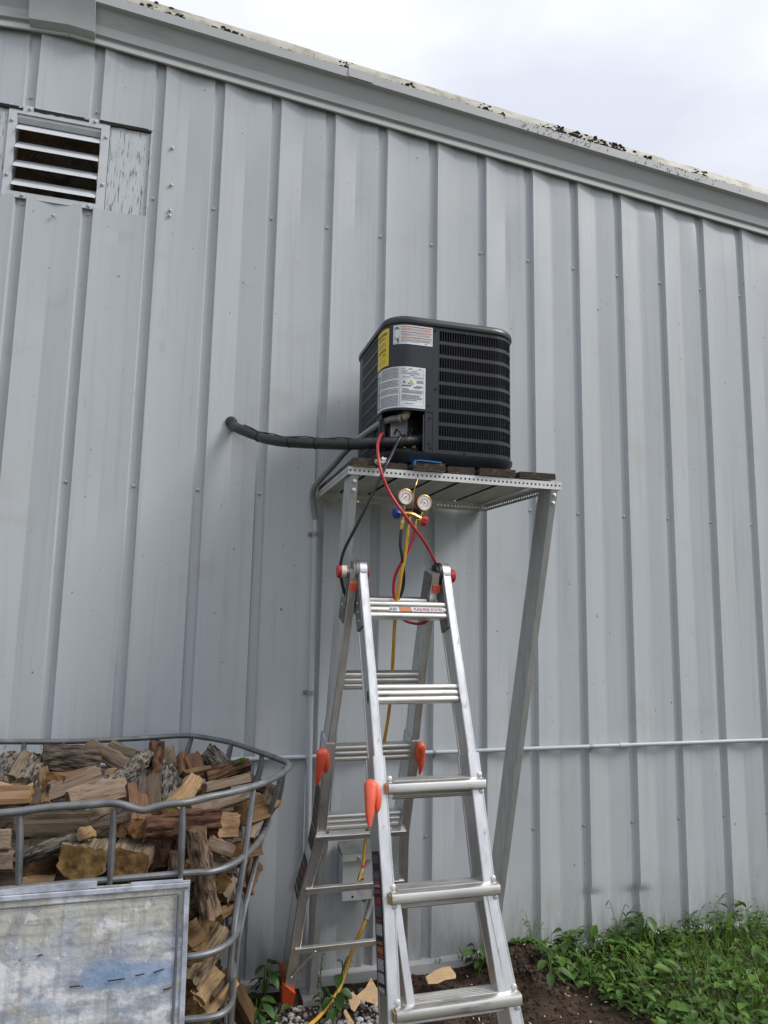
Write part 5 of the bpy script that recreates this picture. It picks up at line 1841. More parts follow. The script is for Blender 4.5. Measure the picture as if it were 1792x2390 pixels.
def firewood(label, p, q, w, t, shape, sm, bm, em, seed, up=None, group=None):
    """split log from p to q, width w, thickness t; shape says which side turns outward"""
    rn = random.Random(seed * 7 + 1)
    p, q = Vector(p), Vector(q)
    e1 = (q - p)
    L = e1.length
    e1.normalize()
    c = (p + q) / 2
    ref = Vector(up) if up else (CAM - c)
    e2 = ref - e1 * ref.dot(e1)
    e2.normalize()
    e3 = e2.cross(e1)
    # outline (across e3, out along e2), with edge kinds
    a, b = w / 2, t / 2
    j = lambda v: v * rn.uniform(0.85, 1.12)
    if shape == 'bark':        # rounded bark outward, split faces behind
        n = 11
        O = [(a * math.cos(math.pi * i / n) * (1 + .05 * rn.uniform(-1, 1)), -b * 0.3 + b * 1.3 * math.sin(math.pi * i / n)) for i in range(n + 1)]
        K = ['b'] * n
        O += [(-a * rn.uniform(.2, .5), -j(b)), (a * rn.uniform(.1, .4), -j(b))]
        K += ['s', 's', 's']
    elif shape == 'slab':      # flat plank with a square front
        O = [(a, -b * .2), (j(a) * .98, b * .92), (0.0, b), (-j(a) * .98, b * .95), (-a, -b * .3)]
        K = ['s', 's', 's', 's']
        n = 5
        for i in range(1, n):
            f = i / n
            O.append((-a + 2 * a * f, -b * .3 - b * .7 * math.sin(math.pi * f)))
        K += ['b'] * n
    else:                      # wedge: sharp split edge upward, bark below
        O = [(a * rn.uniform(.7, 1.0), -b * .35), (a * rn.uniform(-.2, .3), b), (-a * rn.uniform(.8, 1.0), -b * .2)]
        K = ['s', 's']
        n = 6
        x0, z0 = O[2]
        x1, z1 = O[0]
        for i in range(1, n):
            f = i / n
            O.append((x0 + (x1 - x0) * f, z0 + (z1 - z0) * f - b * .75 * math.sin(math.pi * f)))
        K += ['b'] * n
    # subdivide long split edges
    O2, K2 = [], []
    for i in range(len(O)):
        x0, z0 = O[i]
        x1, z1 = O[(i + 1) % len(O)]
        m = max(1, int(math.hypot(x1 - x0, z1 - z0) / 0.0095)) if K[i] == 's' else 2
        for k in range(m):
            O2.append((x0 + (x1 - x0) * k / m, z0 + (z1 - z0) * k / m))
            K2.append(K[i])
    m = len(O2)
    NR_ = max(6, int(L / 0.028))
    ox = seed * 3.7
    bend = rn.uniform(-1, 1) * 0.012
    tp0, tp1 = rn.uniform(.88, 1.05), rn.uniform(.88, 1.05)
    sk0, sk1 = rn.uniform(-.25, .25), rn.uniform(-.25, .25)
    mb = MB()
    for r in range(NR_ + 1):
        f = r / NR_
        x = (f - .5) * L
        k = tp0 + (tp1 - tp0) * f
        for i, (y, z) in enumerate(O2):
            bark = K2[i] == 'b' or K2[i - 1] == 'b'
            d = (0.0105 * abs(nz(x * 11 + ox, y * 50, z * 50)) + 0.006 * nz(x * 34, y * 70 + ox, z * 70)) if bark else 0.0040 * nz(x * 2.2 + ox, y * 85, z * 85) + 0.0016 * nz(x * 12 + ox, y * 60, z * 60)
            rr_ = math.hypot(y, z) + 1e-6
            sk = (sk0 * (1 - f) ** 6 + sk1 * f ** 6) * y
            endj = (0.010 * nz(y * 70 + ox, z * 70, f * 3)) if r in (0, NR_) else 0
            mb.v.append((x + sk + endj, y * k * (1 + d / rr_ * 1.6), z * k * (1 + d / rr_ * 1.6) + bend * math.sin(math.pi * f)))
    for r in range(NR_):
        for i in range(m):
            i2 = (i + 1) % m
            mb.f.append((r * m + i, r * m + i2, (r + 1) * m + i2, (r + 1) * m + i))
            mb.mi.append(0 if K2[i] == 's' else 1)
    mb.f += [tuple(range(m - 1, -1, -1)), tuple(range(NR_ * m, NR_ * m + m))]
    mb.mi += [2, 2]
    me = mb.mesh('firewood', [W_[sm], B_[bm], E_[em]], smooth=24)
    o = bpy.data.objects.new('firewood', me)
    loc = c - e2 * (t / 2)
    o.matrix_world = Matrix(((e1.x, e3.x, e2.x, loc.x), (e1.y, e3.y, e2.y, loc.y), (e1.z, e3.z, e2.z, loc.z), (0, 0, 0, 1)))
    COL.objects.link(o)
    tag(o, label, 'firewood', group or 'firewood in the tube cage')
    return o


def zoneD(zn, x, y):
    if zn == 'A':
        return .1953 * x, 1564.5 + .1953 * y
    if zn == 'B':
        return 305.5 + .1953 * x, 1564.5 + .1953 * y
    if zn == 'C':
        return 370.3 + .1674 * x, 1870 + .1674 * y
    return x, y


ZK = {'A': .1953, 'B': .1953, 'C': .1674, 'D': 1.0}
YT = lambda py: max(-1.19, min(-0.26, -0.27 - (py - 300) * .92 / 560))
FR = -1.235
# zone, x1, y1, x2, y2, width, shape, split, bark, end, Y1, Y2, label   (None: depth follows the heap's top)
LOGS = [
 ('A', 20, 600, 150, 300, 250, 'bark', 'g', 'w', 'b', -0.85, -0.42, 'lichen grey bark log at the far left of the heap, second from the rim'),
 ('A', 150, 570, 310, 300, 105, 'slab', 'g', 'k', 'b', -0.80, -0.40, 'narrow tan split stick leaning on the far left lichen log'),
 ('A', 300, 590, 430, 330, 230, 'bark', 'g', 'w', 'b', -0.80, -0.40, 'lichen grey bark log left of the big dark bark log'),
 ('A', 470, 420, 1110, 440, 370, 'bark', 'd', 'k', 'b', -0.52, -0.48, 'biggest dark rough bark log near the back of the heap'),
 ('A', 500, 860, 480, 470, 90, 'slab', 'n', 'w', 'b', -1.02, -0.80, 'thin upright stick with a pale bark edge beside the big bark log'),
 ('A', 950, 215, 1400, 470, 165, 'slab', 'g', 'k', 'b', -0.30, -0.50, 'clean grey plank-like split log pointing up at the back rim'),
 ('A', 545, 750, 1140, 545, 190, 'slab', 'g', 'k', 'b', -1.00, -0.92, 'long grey split log slanting up right, in front of the big bark log'),
 ('A', 770, 830, 1390, 690, 190, 'slab', 'g', 'k', 'b', -1.10, -1.02, 'grey split log with a knot, just behind the front rim dip'),
 ('A', -120, 800, 335, 780, 205, 'slab', 'f', 'k', 'y', -1.08, -1.08, 'bright orange split log at the left edge behind the front rim'),
 ('A', -140, 700, 250, 690, 60, 'slab', 'g', 'k', 'b', -0.98, -0.98, 'pale split log lying on top of the bright orange one'),
 ('A', 380, 880, 400, 690, 110, 'slab', 'd', 'k', 'b', -1.03, -0.95, 'short dark grey stick end right of the bright orange log'),
 ('A', 1180, 520, 1400, 570, 70, 'slab', 'f', 'k', 'b', -0.68, -0.72, 'thin light splinter log in the dark gap at mid heap'),
 ('A', 1260, 680, 1680, 300, 190, 'bark', 'g', 'w', 'b', -0.90, -0.42, 'lichen bark log slanting up right at mid heap'),
 ('A', 1190, 240, 1480, 350, 130, 'slab', 'g', 'w', 'b', -0.28, -0.34, 'pale split log tucked behind the clean plank-like one'),
 ('A', 150, 1105, 970, 1085, 240, 'slab', 'd', 'k', 'b', FR + .03, FR + .03, 'broad dark weathered split log just under the front rim'),
 ('A', 900, 1210, 1470, 1000, 190, 'bark', 'd', 'k', 'b', FR + .06, FR + .06, 'black bark log slanting up behind the second front post'),
 ('A', 860, 1240, 1020, 1185, 115, 'slab', 'f', 'k', 'y', FR, FR, 'small tan block end above the big orange butt'),
 ('A', 160, 1510, 900, 1225, 165, 'bark', 'g', 'w', 'b', FR + .02, FR + .02, 'striped grey bark log slanting up between the front posts'),
 ('A', 320, 1300, 760, 1200, 120, 'slab', 'g', 'k', 'b', FR + .05, FR + .05, 'grey split log lying above the striped bark log'),
 ('A', -160, 1290, 112, 1285, 200, 'slab', 'g', 'k', 'b', FR, FR, 'grey split block at the left edge, upper of two, left of the first post'),
 ('A', -160, 1510, 142, 1500, 200, 'slab', 'g', 'k', 'b', FR, FR, 'grey split block at the left edge, lower of two, left of the first post'),
 ('A', 330, 1580, 700, 1460, 230, 'wedge', 'n', 'k', 'b', FR + .02, FR + .10, 'brown wedge log below the striped bark log'),
 ('A', 240, 1750, 590, 1730, 110, 'slab', 'f', 'k', 'y', FR, FR, 'tan split log low behind the sheet, right of the first post'),
 ('A', -160, 1720, 220, 1700, 170, 'slab', 'd', 'k', 'b', FR + .04, FR + .04, 'dark split log low at the left edge behind the sheet'),
 ('A', 1240, 1420, 1500, 1310, 170, 'slab', 'n', 'k', 'b', FR + .06, FR + .06, 'brown split log behind the second front post'),
 ('B', 150, 600, 175, 175, 150, 'bark', 'd', 'r', 'b', -0.60, -0.36, 'pointed dark brown log standing upright at the back'),
 ('B', 340, 480, 290, 250, 120, 'slab', 'g', 'k', 'b', -0.40, -0.34, 'pale upright split log beside the pointed brown one'),
 ('B', 460, 540, 445, 310, 90, 'slab', 'n', 'k', 'b', -0.50, -0.42, 'dark upright stick right of the pale upright split log'),
 ('B', 620, 500, 550, 320, 170, 'slab', 'n', 'k', 'b', -0.52, -0.44, 'smooth brown upright log below the back rim corner'),
 ('B', 700, 290, 930, 500, 200, 'bark', 'g', 'w', 'b', -0.42, -0.55, 'mottled grey bark log at the back right of the heap'),
 ('B', 740, 590, 1200, 420, 150, 'bark', 'n', 'r', 'b', -0.68, -0.62, 'curved brown log with green moss at the right of the heap'),
 ('B', 300, 840, 290, 470, 190, 'bark', 'g', 'w', 'b', -1.02, -0.72, 'white flecked bark log standing behind the front rim dip'),
 ('B', 400, 920, 630, 570, 205, 'slab', 'f', 'k', 'y', -1.12, -0.84, 'fresh orange ridged split log leaning left at the right of the rim dip'),
 ('B', 530, 560, 790, 500, 150, 'wedge', 'n', 'k', 'b', -0.72, -0.66, 'brown wedge log behind the fresh orange ridged one'),
 ('B', 720, 705, 1215, 590, 95, 'slab', 'g', 'k', 'b', -0.95, -0.85, 'flat grey split log crossing behind the right front rim, upper of two'),
 ('B', 570, 960, 1240, 725, 150, 'slab', 'g', 'k', 'b', -1.16, -1.03, 'flat grey split log crossing behind the right front rim, lower of two'),
 ('B', 85, 960, 80, 560, 240, 'slab', 'd', 'k', 'b', -1.10, -0.86, 'square blackened butt standing at the front rim dip'),
 ('B', 50, 1165, 880, 1060, 245, 'bark', 'd', 'r', 'b', FR - .005, FR + .03, 'thick reddish brown bark log lying level behind the third post'),
 ('B', 850, 1135, 1085, 1120, 250, 'slab', 'f', 'k', 'y', FR + .07, FR + .10, 'golden square butt right of the reddish bark log'),
 ('B', 1180, 940, 1390, 880, 310, 'slab', 'n', 'r', 'o', -1.00, -0.95, 'rough brown log butt by the right corner post'),
 ('B', 1215, 1250, 1320, 1000, 90, 'slab', 'g', 'k', 'b', -1.02, -0.95, 'pale narrow stick by the right corner post'),
 ('B', 1120, 1390, 1320, 1340, 190, 'slab', 'n', 'k', 'o', -1.05, -0.95, 'orange brown split log resting on the second ring at the right'),
 ('D', 424, 1795, 456, 1985, 38, 'bark', 'n', 't', 'b', -1.275, -1.285, 'long tan bark log standing upright right of the third post'),
 ('B', 720, 1310, 1020, 1430, 140, 'slab', 'g', 'k', 'b', FR + .04, FR + .05, 'tan split block slanting down right below the golden butt'),
 ('B', 760, 1560, 1060, 1560, 150, 'slab', 'g', 'k', 'b', FR + .06, FR + .06, 'grey split log just above the second ring'),
 ('B', 1160, 1800, 1280, 1510, 160, 'slab', 'n', 'k', 'o', -0.98, -0.90, 'tan brown split log sticking out below the second ring'),
 ('B', 370, 1660, 375, 1430, 115, 'bark', 'f', 't', 'o', FR, FR, 'short upright orange bark stub left of the long tan bark log'),
 ('B', 300, 1270, 280, 1520, 110, 'bark', 'd', 'r', 'b', FR + .04, FR + .04, 'dark brown upright stick beneath the reddish bark log'),
 ('B', 1420, 960, 1545, 800, 70, 'slab', 'f', 'k', 'o', -0.86, -0.80, 'tan splinter poking out beyond the right cage posts'),
 ('B', 1400, 900, 1415, 700, 110, 'bark', 'd', 'k', 'b', -0.88, -0.80, 'black bark log seen between the right corner posts'),
 ('C', 640, 620, 900, 440, 170, 'slab', 'n', 'k', 'o', -1.08, -0.98, 'reddish brown split log below the second ring, by the slanting post'),
 ('C', 650, 370, 790, 130, 170, 'slab', 'g', 'k', 'b', -1.15, -1.10, 'grey ridged split log right of the long tan bark log'),
 ('C', 790, 760, 975, 470, 62, 'slab', 'g', 'k', 'b', -1.02, -0.94, 'pale thin split stick jutting out to the right'),
 ('C', 240, 1480, 690, 800, 260, 'bark', 'n', 't', 'b', -1.29, -1.17, 'big brown bark log slanting down left across the third ring'),
 ('C', 180, 960, 380, 800, 260, 'slab', 'n', 'k', 'o', -1.26, -1.22, 'smooth brown split log beside the edge of the sheet'),
 ('C', 350, 1690, 620, 1330, 260, 'slab', 'f', 'k', 'y', -1.29, -1.22, 'clean tan split block under the big slanting bark log'),
 ('C', 430, 1990, 850, 1480, 115, 'slab', 'f', 'k', 'y', -1.31, -1.17, 'long tan slab leaning right at the bottom of the cage'),
 ('C', 560, 1700, 760, 1470, 140, 'slab', 'd', 'r', 'o', -1.22, -1.10, 'dark reddish log behind the long tan slab'),
]
for i, (zn, x1, y1, x2, y2, w, sh, sm_, bm_, em_, Y1, Y2, lb) in enumerate(LOGS):
    a, b = zoneD(zn, x1, y1), zoneD(zn, x2, y2)
    Pa, Pb = at(a[0], a[1], Y1), at(b[0], b[1], Y2)
    dist = ((Pa + Pb) / 2 - CAM).dot(FW)
    wm = w * ZK[zn] * DK / FPX * dist
    th = max(0.035, min(0.11, wm * (0.75 if sh != 'bark' else 0.85)))
    firewood(lb, Pa, Pb, wm, th, sh, sm_, bm_, em_, i + 1)
# butts that face the viewer: x, y centre, width, Y front, top tilt
ENDS = [('A', 930, 1560, 500, FR - .02, 'g', 'r', 'o', (0.10, 1, 0.06), 'big orange brown sawn butt between the front posts'),
        ('A', 1450, 1570, 420, FR - .01, 'g', 'r', 'o', (0.2, 1, 0.05), 'low orange butt right of the second front post'),
        ('A', 1370, 1150, 260, FR + .05, 'n', 'k', 'o', (0.3, 1, 0.1), 'brown butt in shadow right of the second post'),
        ('A', 1560, 1150, 240, FR + .02, 'n', 'k', 'o', (-0.1, 1, 0.1), 'dark orange butt below the front rim dip'),
        ('B', 110, 1490, 320, FR + .05, 'n', 'k', 'b', (0.3, 1, 0.0), 'dark triangular butt left of the orange bark stub'),
        ('C', 320, 1880, 380, -1.30, 'n', 'k', 'o', (0.1, 1, 0.25), 'large mottled butt at the bottom beside the sheet'),
        ('A', 620, 640, 230, -0.96, 'n', 'k', 'o', (0.3, 1, -0.15), 'brown split butt tucked under the long grey slanting log'),
        ('B', 560, 1640, 210, FR + .03, 'n', 'r', 'o', (0.25, 1, 0.0), 'reddish butt above the second ring beside the long tan bark log'),
        ('B', 900, 1730, 260, FR + .05, 'n', 'r', 'o', (-0.15, 1, 0.05), 'reddish brown wedge butt just below the second ring'),
        ('C', 330, 1180, 230, -1.26, 'n', 'r', 'o', (0.2, 1, 0.1), 'dark wedge butt between the sheet edge and the big slanting log'),
        ('B', 1480, 760, 150, -0.62, 'n', 'k', 'b', (-0.6, 1, 0.2), 'dark butt deep behind the right corner posts'),
        ('C', 700, 60, 300, -1.12, 'n', 'k', 'b', (-0.2, 1, 0.1), 'brown butt just under the second ring at the right')]
for i, (zn, x, y, w, Y, sm_, bm_, em_, dr, lb) in enumerate(ENDS):
    a = zoneD(zn, x, y)
    P = at(a[0], a[1], Y)
    wm = w * ZK[zn] * DK / FPX * (P - CAM).dot(FW)
    d = Vector(dr).normalized()
    P = P + Vector((0, 0, wm * .4))
    firewood(lb, P, P + d * 0.34, wm, wm * .8, ('slab', 'slab', 'wedge')[i % 3], sm_, bm_, em_, 90 + i, up=(0.15, -0.2, 1))
# log leaning outside the cage foot
firewood('grey brown wedge log leaning on the cage foot above the weeds', at(497, 2135, -0.86), at(545, 2222, -0.62), 0.085, 0.07, 'wedge', 'n', 'k', 'b', 131)
# the body of the heap, coloured dark to deepen the shade in the gaps
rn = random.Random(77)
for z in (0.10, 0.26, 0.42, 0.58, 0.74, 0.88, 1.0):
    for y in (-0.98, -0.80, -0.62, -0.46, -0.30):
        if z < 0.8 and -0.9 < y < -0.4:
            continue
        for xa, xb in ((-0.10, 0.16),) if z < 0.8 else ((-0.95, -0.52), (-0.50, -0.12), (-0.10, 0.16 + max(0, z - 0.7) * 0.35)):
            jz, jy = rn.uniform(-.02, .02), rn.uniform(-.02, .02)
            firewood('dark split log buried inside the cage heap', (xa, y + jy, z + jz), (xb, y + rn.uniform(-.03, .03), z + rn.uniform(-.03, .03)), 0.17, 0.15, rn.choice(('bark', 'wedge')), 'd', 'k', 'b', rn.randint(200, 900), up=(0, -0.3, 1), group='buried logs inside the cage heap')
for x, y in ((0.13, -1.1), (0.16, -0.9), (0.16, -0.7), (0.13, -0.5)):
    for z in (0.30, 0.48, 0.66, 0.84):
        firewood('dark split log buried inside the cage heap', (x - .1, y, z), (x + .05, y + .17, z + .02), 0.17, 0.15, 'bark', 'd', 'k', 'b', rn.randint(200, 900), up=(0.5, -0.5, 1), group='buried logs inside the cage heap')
# moss on the curved brown log
mb = MB()
rn = random.Random(9)
for i in range(110):
    f = rn.random()
    p = at(506 + 20 * f + rn.uniform(-2, 2), 1650 - 9 * f + rn.uniform(-3, 2), -0.635)
    clump(mb, p, rn.uniform(.003, .007), rn)
solo(mb, 'moss_patch', M['leafdark'], 'green moss patch on the curved brown log', 'moss', kind='stuff')

# ------------------------------------------------------------------ weathered sheet leaning on the cage
def sheet_material():
    m = bpy.data.materials.new('weathered_sheet')
    m.use_nodes = True
    n, l = m.node_tree.nodes, m.node_tree.links
    b = n['Principled BSDF']
    uv = n.new('ShaderNodeUVMap')
    sp = n.new('ShaderNodeSeparateXYZ')
    l.new(uv.outputs[0], sp.inputs[0])

    def nse(scale, stretch=(1, 1, 1), detail=8, rough=.6, off=0.0):
        mp_ = n.new('ShaderNodeMapping')
        mp_.inputs['Scale'].default_value = stretch
        mp_.inputs['Location'].default_value = (off, off, 0)
        l.new(uv.outputs[0], mp_.inputs[0])
        t = n.new('ShaderNodeTexNoise')
        t.inputs['Scale'].default_value, t.inputs['Detail'].default_value, t.inputs['Roughness'].default_value = scale, detail, rough
        l.new(mp_.outputs[0], t.inputs['Vector'])
        return t.outputs['Fac']

    def ma(op, a, b_=None, clamp=False):
        t = n.new('ShaderNodeMath')
        t.operation = op
        t.use_clamp = clamp
        for i, v in enumerate((a, b_)):
            if v is None:
                continue
            if isinstance(v, (int, float)):
                t.inputs[i].default_value = v
            else:
                l.new(v, t.inputs[i])
        return t.outputs[0]

    def ramp(v, lo, hi, a=0.0, c=1.0):
        t = n.new('ShaderNodeMapRange')
        t.inputs['From Min'].default_value, t.inputs['From Max'].default_value = lo, hi
        t.inputs['To Min'].default_value, t.inputs['To Max'].default_value = a, c
        l.new(v, t.inputs['Value'])
        return t.outputs[0]

    def mix(f, a, c):
        t = n.new('ShaderNodeMixRGB')
        if isinstance(f, (int, float)):
            t.inputs[0].default_value = f
        else:
            l.new(f, t.inputs[0])
        for i, v in ((1, a), (2, c)):
            if isinstance(v, tuple):
                t.inputs[i].default_value = v + (1,)
            else:
                l.new(v, t.inputs[i])
        return t.outputs[0]
    U, V = sp.outputs['X'], sp.outputs['Y']
    nA, nB, nC = nse(5, (1, 1.6, 1)), nse(9, (1.2, 1, 1), off=3.1), nse(28, off=1.7)
    warp = ma('MULTIPLY', ma('SUBTRACT', nse(13, off=5.5), 0.5), 0.10)
    col = mix(ramp(nA, .35, .65), (0.35, 0.385, 0.45), (0.57, 0.60, 0.65))
    # beige film left near the top and in patches
    film = ma('ADD', ramp(V, 0.02, 0.20, 0.30, -0.05), ma('SUBTRACT', nB, 0.44))
    col = mix(ma('MULTIPLY', ramp(film, 0.06, 0.22), 0.62), col, (0.50, 0.47, 0.36))
    # white peeled areas lower down
    peel = ma('ADD', ma('SUBTRACT', nA, 0.52), ma('MULTIPLY', ramp(V, 0.18, 0.34), 0.11))
    col = mix(ramp(ma('ADD', peel, ma('MULTIPLY', warp, .8)), 0.02, 0.07), col, (0.70, 0.71, 0.74))
    # lower tan film
    lt = ma('ADD', ma('SUBTRACT', nB, 0.5), ma('SUBTRACT', ramp(V, 0.26, 0.36, 0, .12), 0.06))
    col = mix(ma('MULTIPLY', ramp(lt, 0.05, 0.11), 0.75), col, (0.46, 0.44, 0.36))
    # dark smears
    sm1 = nse(7, (0.7, 6, 1), off=8.2)
    col = mix(ma('MULTIPLY', ramp(sm1, .52, .70), .6), col, (0.14, 0.145, 0.17))
    sm2 = nse(6, (6, 0.6, 1), off=2.9)
    col = mix(ma('MULTIPLY', ramp(sm2, .52, .70), .55), col, (0.18, 0.19, 0.22))
    sm3 = nse(16, (1, 1.3, 1), off=21.0)
    col = mix(ma('MULTIPLY', ramp(sm3, .52, .62), .6), col, (0.19, 0.20, 0.235))
    sm4 = nse(22, (1.5, 1, 1), off=14.0)
    col = mix(ma('MULTIPLY', ramp(sm4, .58, .64), .7), col, (0.68, 0.68, 0.70))
    # straight dark lines painted in as shadows of the cage bars
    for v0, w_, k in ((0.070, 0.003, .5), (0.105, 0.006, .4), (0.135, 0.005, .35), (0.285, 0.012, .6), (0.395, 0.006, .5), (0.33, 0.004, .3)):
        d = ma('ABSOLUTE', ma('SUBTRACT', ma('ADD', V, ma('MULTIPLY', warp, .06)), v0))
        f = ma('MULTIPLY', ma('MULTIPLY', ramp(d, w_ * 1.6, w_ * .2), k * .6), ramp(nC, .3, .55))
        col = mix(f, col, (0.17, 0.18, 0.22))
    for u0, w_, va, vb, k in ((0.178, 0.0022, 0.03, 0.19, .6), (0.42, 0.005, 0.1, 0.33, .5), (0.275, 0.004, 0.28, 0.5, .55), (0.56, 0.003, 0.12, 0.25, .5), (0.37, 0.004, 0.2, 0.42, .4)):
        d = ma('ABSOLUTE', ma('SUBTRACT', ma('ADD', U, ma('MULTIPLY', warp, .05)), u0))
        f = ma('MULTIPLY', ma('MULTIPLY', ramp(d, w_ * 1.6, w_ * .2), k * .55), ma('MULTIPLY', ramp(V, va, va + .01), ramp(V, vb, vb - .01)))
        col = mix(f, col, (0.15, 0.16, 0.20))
    # blue paint patch
    up_ = ma('DIVIDE', ma('SUBTRACT', U, 0.15), 0.135)
    vp = ma('DIVIDE', ma('SUBTRACT', V, 0.222), 0.030)
    hump = ma('MULTIPLY', ramp(ma('ABSOLUTE', ma('SUBTRACT', U, 0.20)), 0.07, 0.0), 0.55)
    e_ = ma('ADD', ma('POWER', ma('ABSOLUTE', up_), 4.0), ma('POWER', ma('ABSOLUTE', ma('ADD', vp, ma('MULTIPLY', hump, .6))), 2.0))
    e_ = ma('SUBTRACT', e_, ma('MULTIPLY', hump, 1.0))
    e_ = ma('ADD', e_, ma('ADD', ma('MULTIPLY', warp, 15.0), ma('MULTIPLY', ma('SUBTRACT', nse(34, off=4.4), 0.5), 1.3)))
    blf = ma('MULTIPLY', ramp(e_, 1.5, 0.35), ramp(nC, .25, .45, .55, .95))
    col = mix(blf, col, mix(ramp(nB, .4, .6), (0.17, 0.26, 0.42), (0.30, 0.39, 0.53)))
    bl3 = ma('MULTIPLY', ma('MULTIPLY', ramp(nse(7, (1, 2.2, 1), off=31.0), .5, .68), .55), ramp(V, .16, .28))
    col = mix(bl3, col, (0.31, 0.38, 0.50))
    bl2 = nse(8, off=11.3)
    col = mix(ma('MULTIPLY', ramp(bl2, .62, .70), ramp(V, .3, .36)), col, (0.17, 0.21, 0.32))
    # specks and holes
    spk = nse(55, off=6.6, detail=2)
    col = mix(ramp(spk, .735, .76), col, (0.035, 0.035, 0.04))
    l.new(col, b.inputs['Base Color'])
    b.inputs['Roughness'].default_value = 0.55
    b.inputs['Metallic'].default_value = 0.2
    bp = n.new('ShaderNodeBump')
    bp.inputs['Strength'].default_value = 0.5
    bp.inputs['Distance'].default_value = 0.004
    l.new(ma('ADD', nse(70, off=.3), ma('MULTIPLY', nB, 2.0)), bp.inputs['Height'])
    l.new(bp.outputs[0], b.inputs['Normal'])
    return m


sh = thing('leaning_sheet', 'weathered painted sheet with a blue patch leaning on the front of the cage', 'sheet', (-0.5, -1.52, 0))
TRp = at(411, 1903, -1.388)
WID, HGT, LEAN = 1.25, TRp.z - 0.0, 0.13


def shp(u, v, o=0.0):
    """u metres left of the right edge, v metres below the top"""
    f = v / HGT
    return Vector((TRp.x - u + 0.006 * f, TRp.y - LEAN * f - o, TRp.z - v + 0.012 * u))


nu, nv = 50, 40
mb = MB()
mb.v = []
UVs = []
for j in range(nv + 1):
    for i in range(nu + 1):
        u, v = WID * i / nu, HGT * j / nv
        mb.v.append(tuple(shp(u, v, 0.004 * nz(u * 5, v * 5, 2))))
        UVs.append((u, v))
mb.f = [(j * (nu + 1) + i + 1, j * (nu + 1) + i, (j + 1) * (nu + 1) + i, (j + 1) * (nu + 1) + i + 1) for j in range(nv) for i in range(nu)]
k0 = len(mb.v)
for j in range(nv + 1):
    for i in range(nu + 1):
        u, v = WID * i / nu, HGT * j / nv
        mb.v.append(tuple(shp(u, v, -0.010)))
        UVs.append((u, v))
mb.f += [(k0 + b, k0 + a, k0 + d, k0 + c) for (a, b, c, d) in [(f_[0], f_[1], f_[2], f_[3]) for f_ in mb.f[:nu * nv]]]
for i in range(nu):
    mb.f.append((i, i + 1, k0 + i + 1, k0 + i))
for j in range(nv):
    a, b = j * (nu + 1), (j + 1) * (nu + 1)
    mb.f.append((b, a, k0 + a, k0 + b))
mb.mi = [0] * len(mb.f)
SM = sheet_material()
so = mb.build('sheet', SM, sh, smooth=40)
ul = so.data.uv_layers.new(name='UVMap')
for lp_ in so.data.loops:
    ul.data[lp_.index].uv = UVs[lp_.vertex_index]
M['sheetrim'] = mat('sheet_rim', (0.42, 0.45, 0.52), 0.5, 0.2, var=0.25, scale=14, dirt=(0.22, 0.23, 0.26), dscale=16, dlo=.46, dhi=.66)
M['sheetdark'] = mat('sheet_crease', (0.10, 0.105, 0.13), 0.6, var=.3, scale=20)


def rim(pts, w, nm, m, h=0.006):
    mb = MB()
    P = [shp(u, v, 0.006) for u, v in pts]
    d0 = (P[1] - P[0]).normalized()
    mb.sweep(P, [(-w / 2, -h / 2), (w / 2, -h / 2), (w / 2 - .002, h / 2), (-w / 2 + .002, h / 2)], (0, -1, 0.1))
    mb.build(nm, M[m], sh)


rim([(0.0, 0.008), (0.3, 0.010), (0.7, 0.012), (1.25, 0.015)], 0.014, 'top_rim', 'sheetrim', 0.004)
rim([(0.009, 0.0195), (0.008, 0.25), (0.010, 0.5), (0.009, 0.96)], 0.014, 'side_rim', 'sheetrim', 0.004)
rim([(0.03, 0.030), (0.6, 0.036), (1.25, 0.042)], 0.004, 'rim_crease', 'sheetdark', 0.002)
rim([(0.030, 0.033), (0.030, 0.3), (0.034, 0.6), (0.032, 0.95)], 0.008, 'rim_crease', 'sheetdark', 0.003)
mb = MB()
for pl in ([(0.25, -0.016), (0.30, -0.016), (0.44, -0.012), (0.52, -0.006), (0.53, 0.004), (0.25, 0.0)], [(0.02, -0.006), (0.16, -0.006), (0.17, 0.003), (0.02, 0.0)]):
    mb.prism([shp(u, v, 0.003) for u, v in pl], (0, 0.006, 0))
mb.build('torn_edge_flap', M['sheetrim'], sh)
mb = MB()
for u0, v0, ln, tilt in ((0.30, 0.232, 0.026, 0), (0.205, 0.227, 0.044, .001), (0.135, 0.221, 0.024, .002), (0.088, 0.218, 0.028, .006), (0.385, 0.152, 0.012, .002), (0.27, 0.235, 0.004, .004), (0.06, 0.262, 0.022, .003), (0.43, 0.16, 0.005, .004)):
    P = [shp(u0, v0, .0058), shp(u0 - ln, v0 - tilt, .0058), shp(u0 - ln, v0 - tilt + .0026, .0058), shp(u0, v0 + .003, .0058)]
    mb.prism(P, (0, .001, 0))
mb.build('black_dashes', M['ink'], sh, kind='stuff')

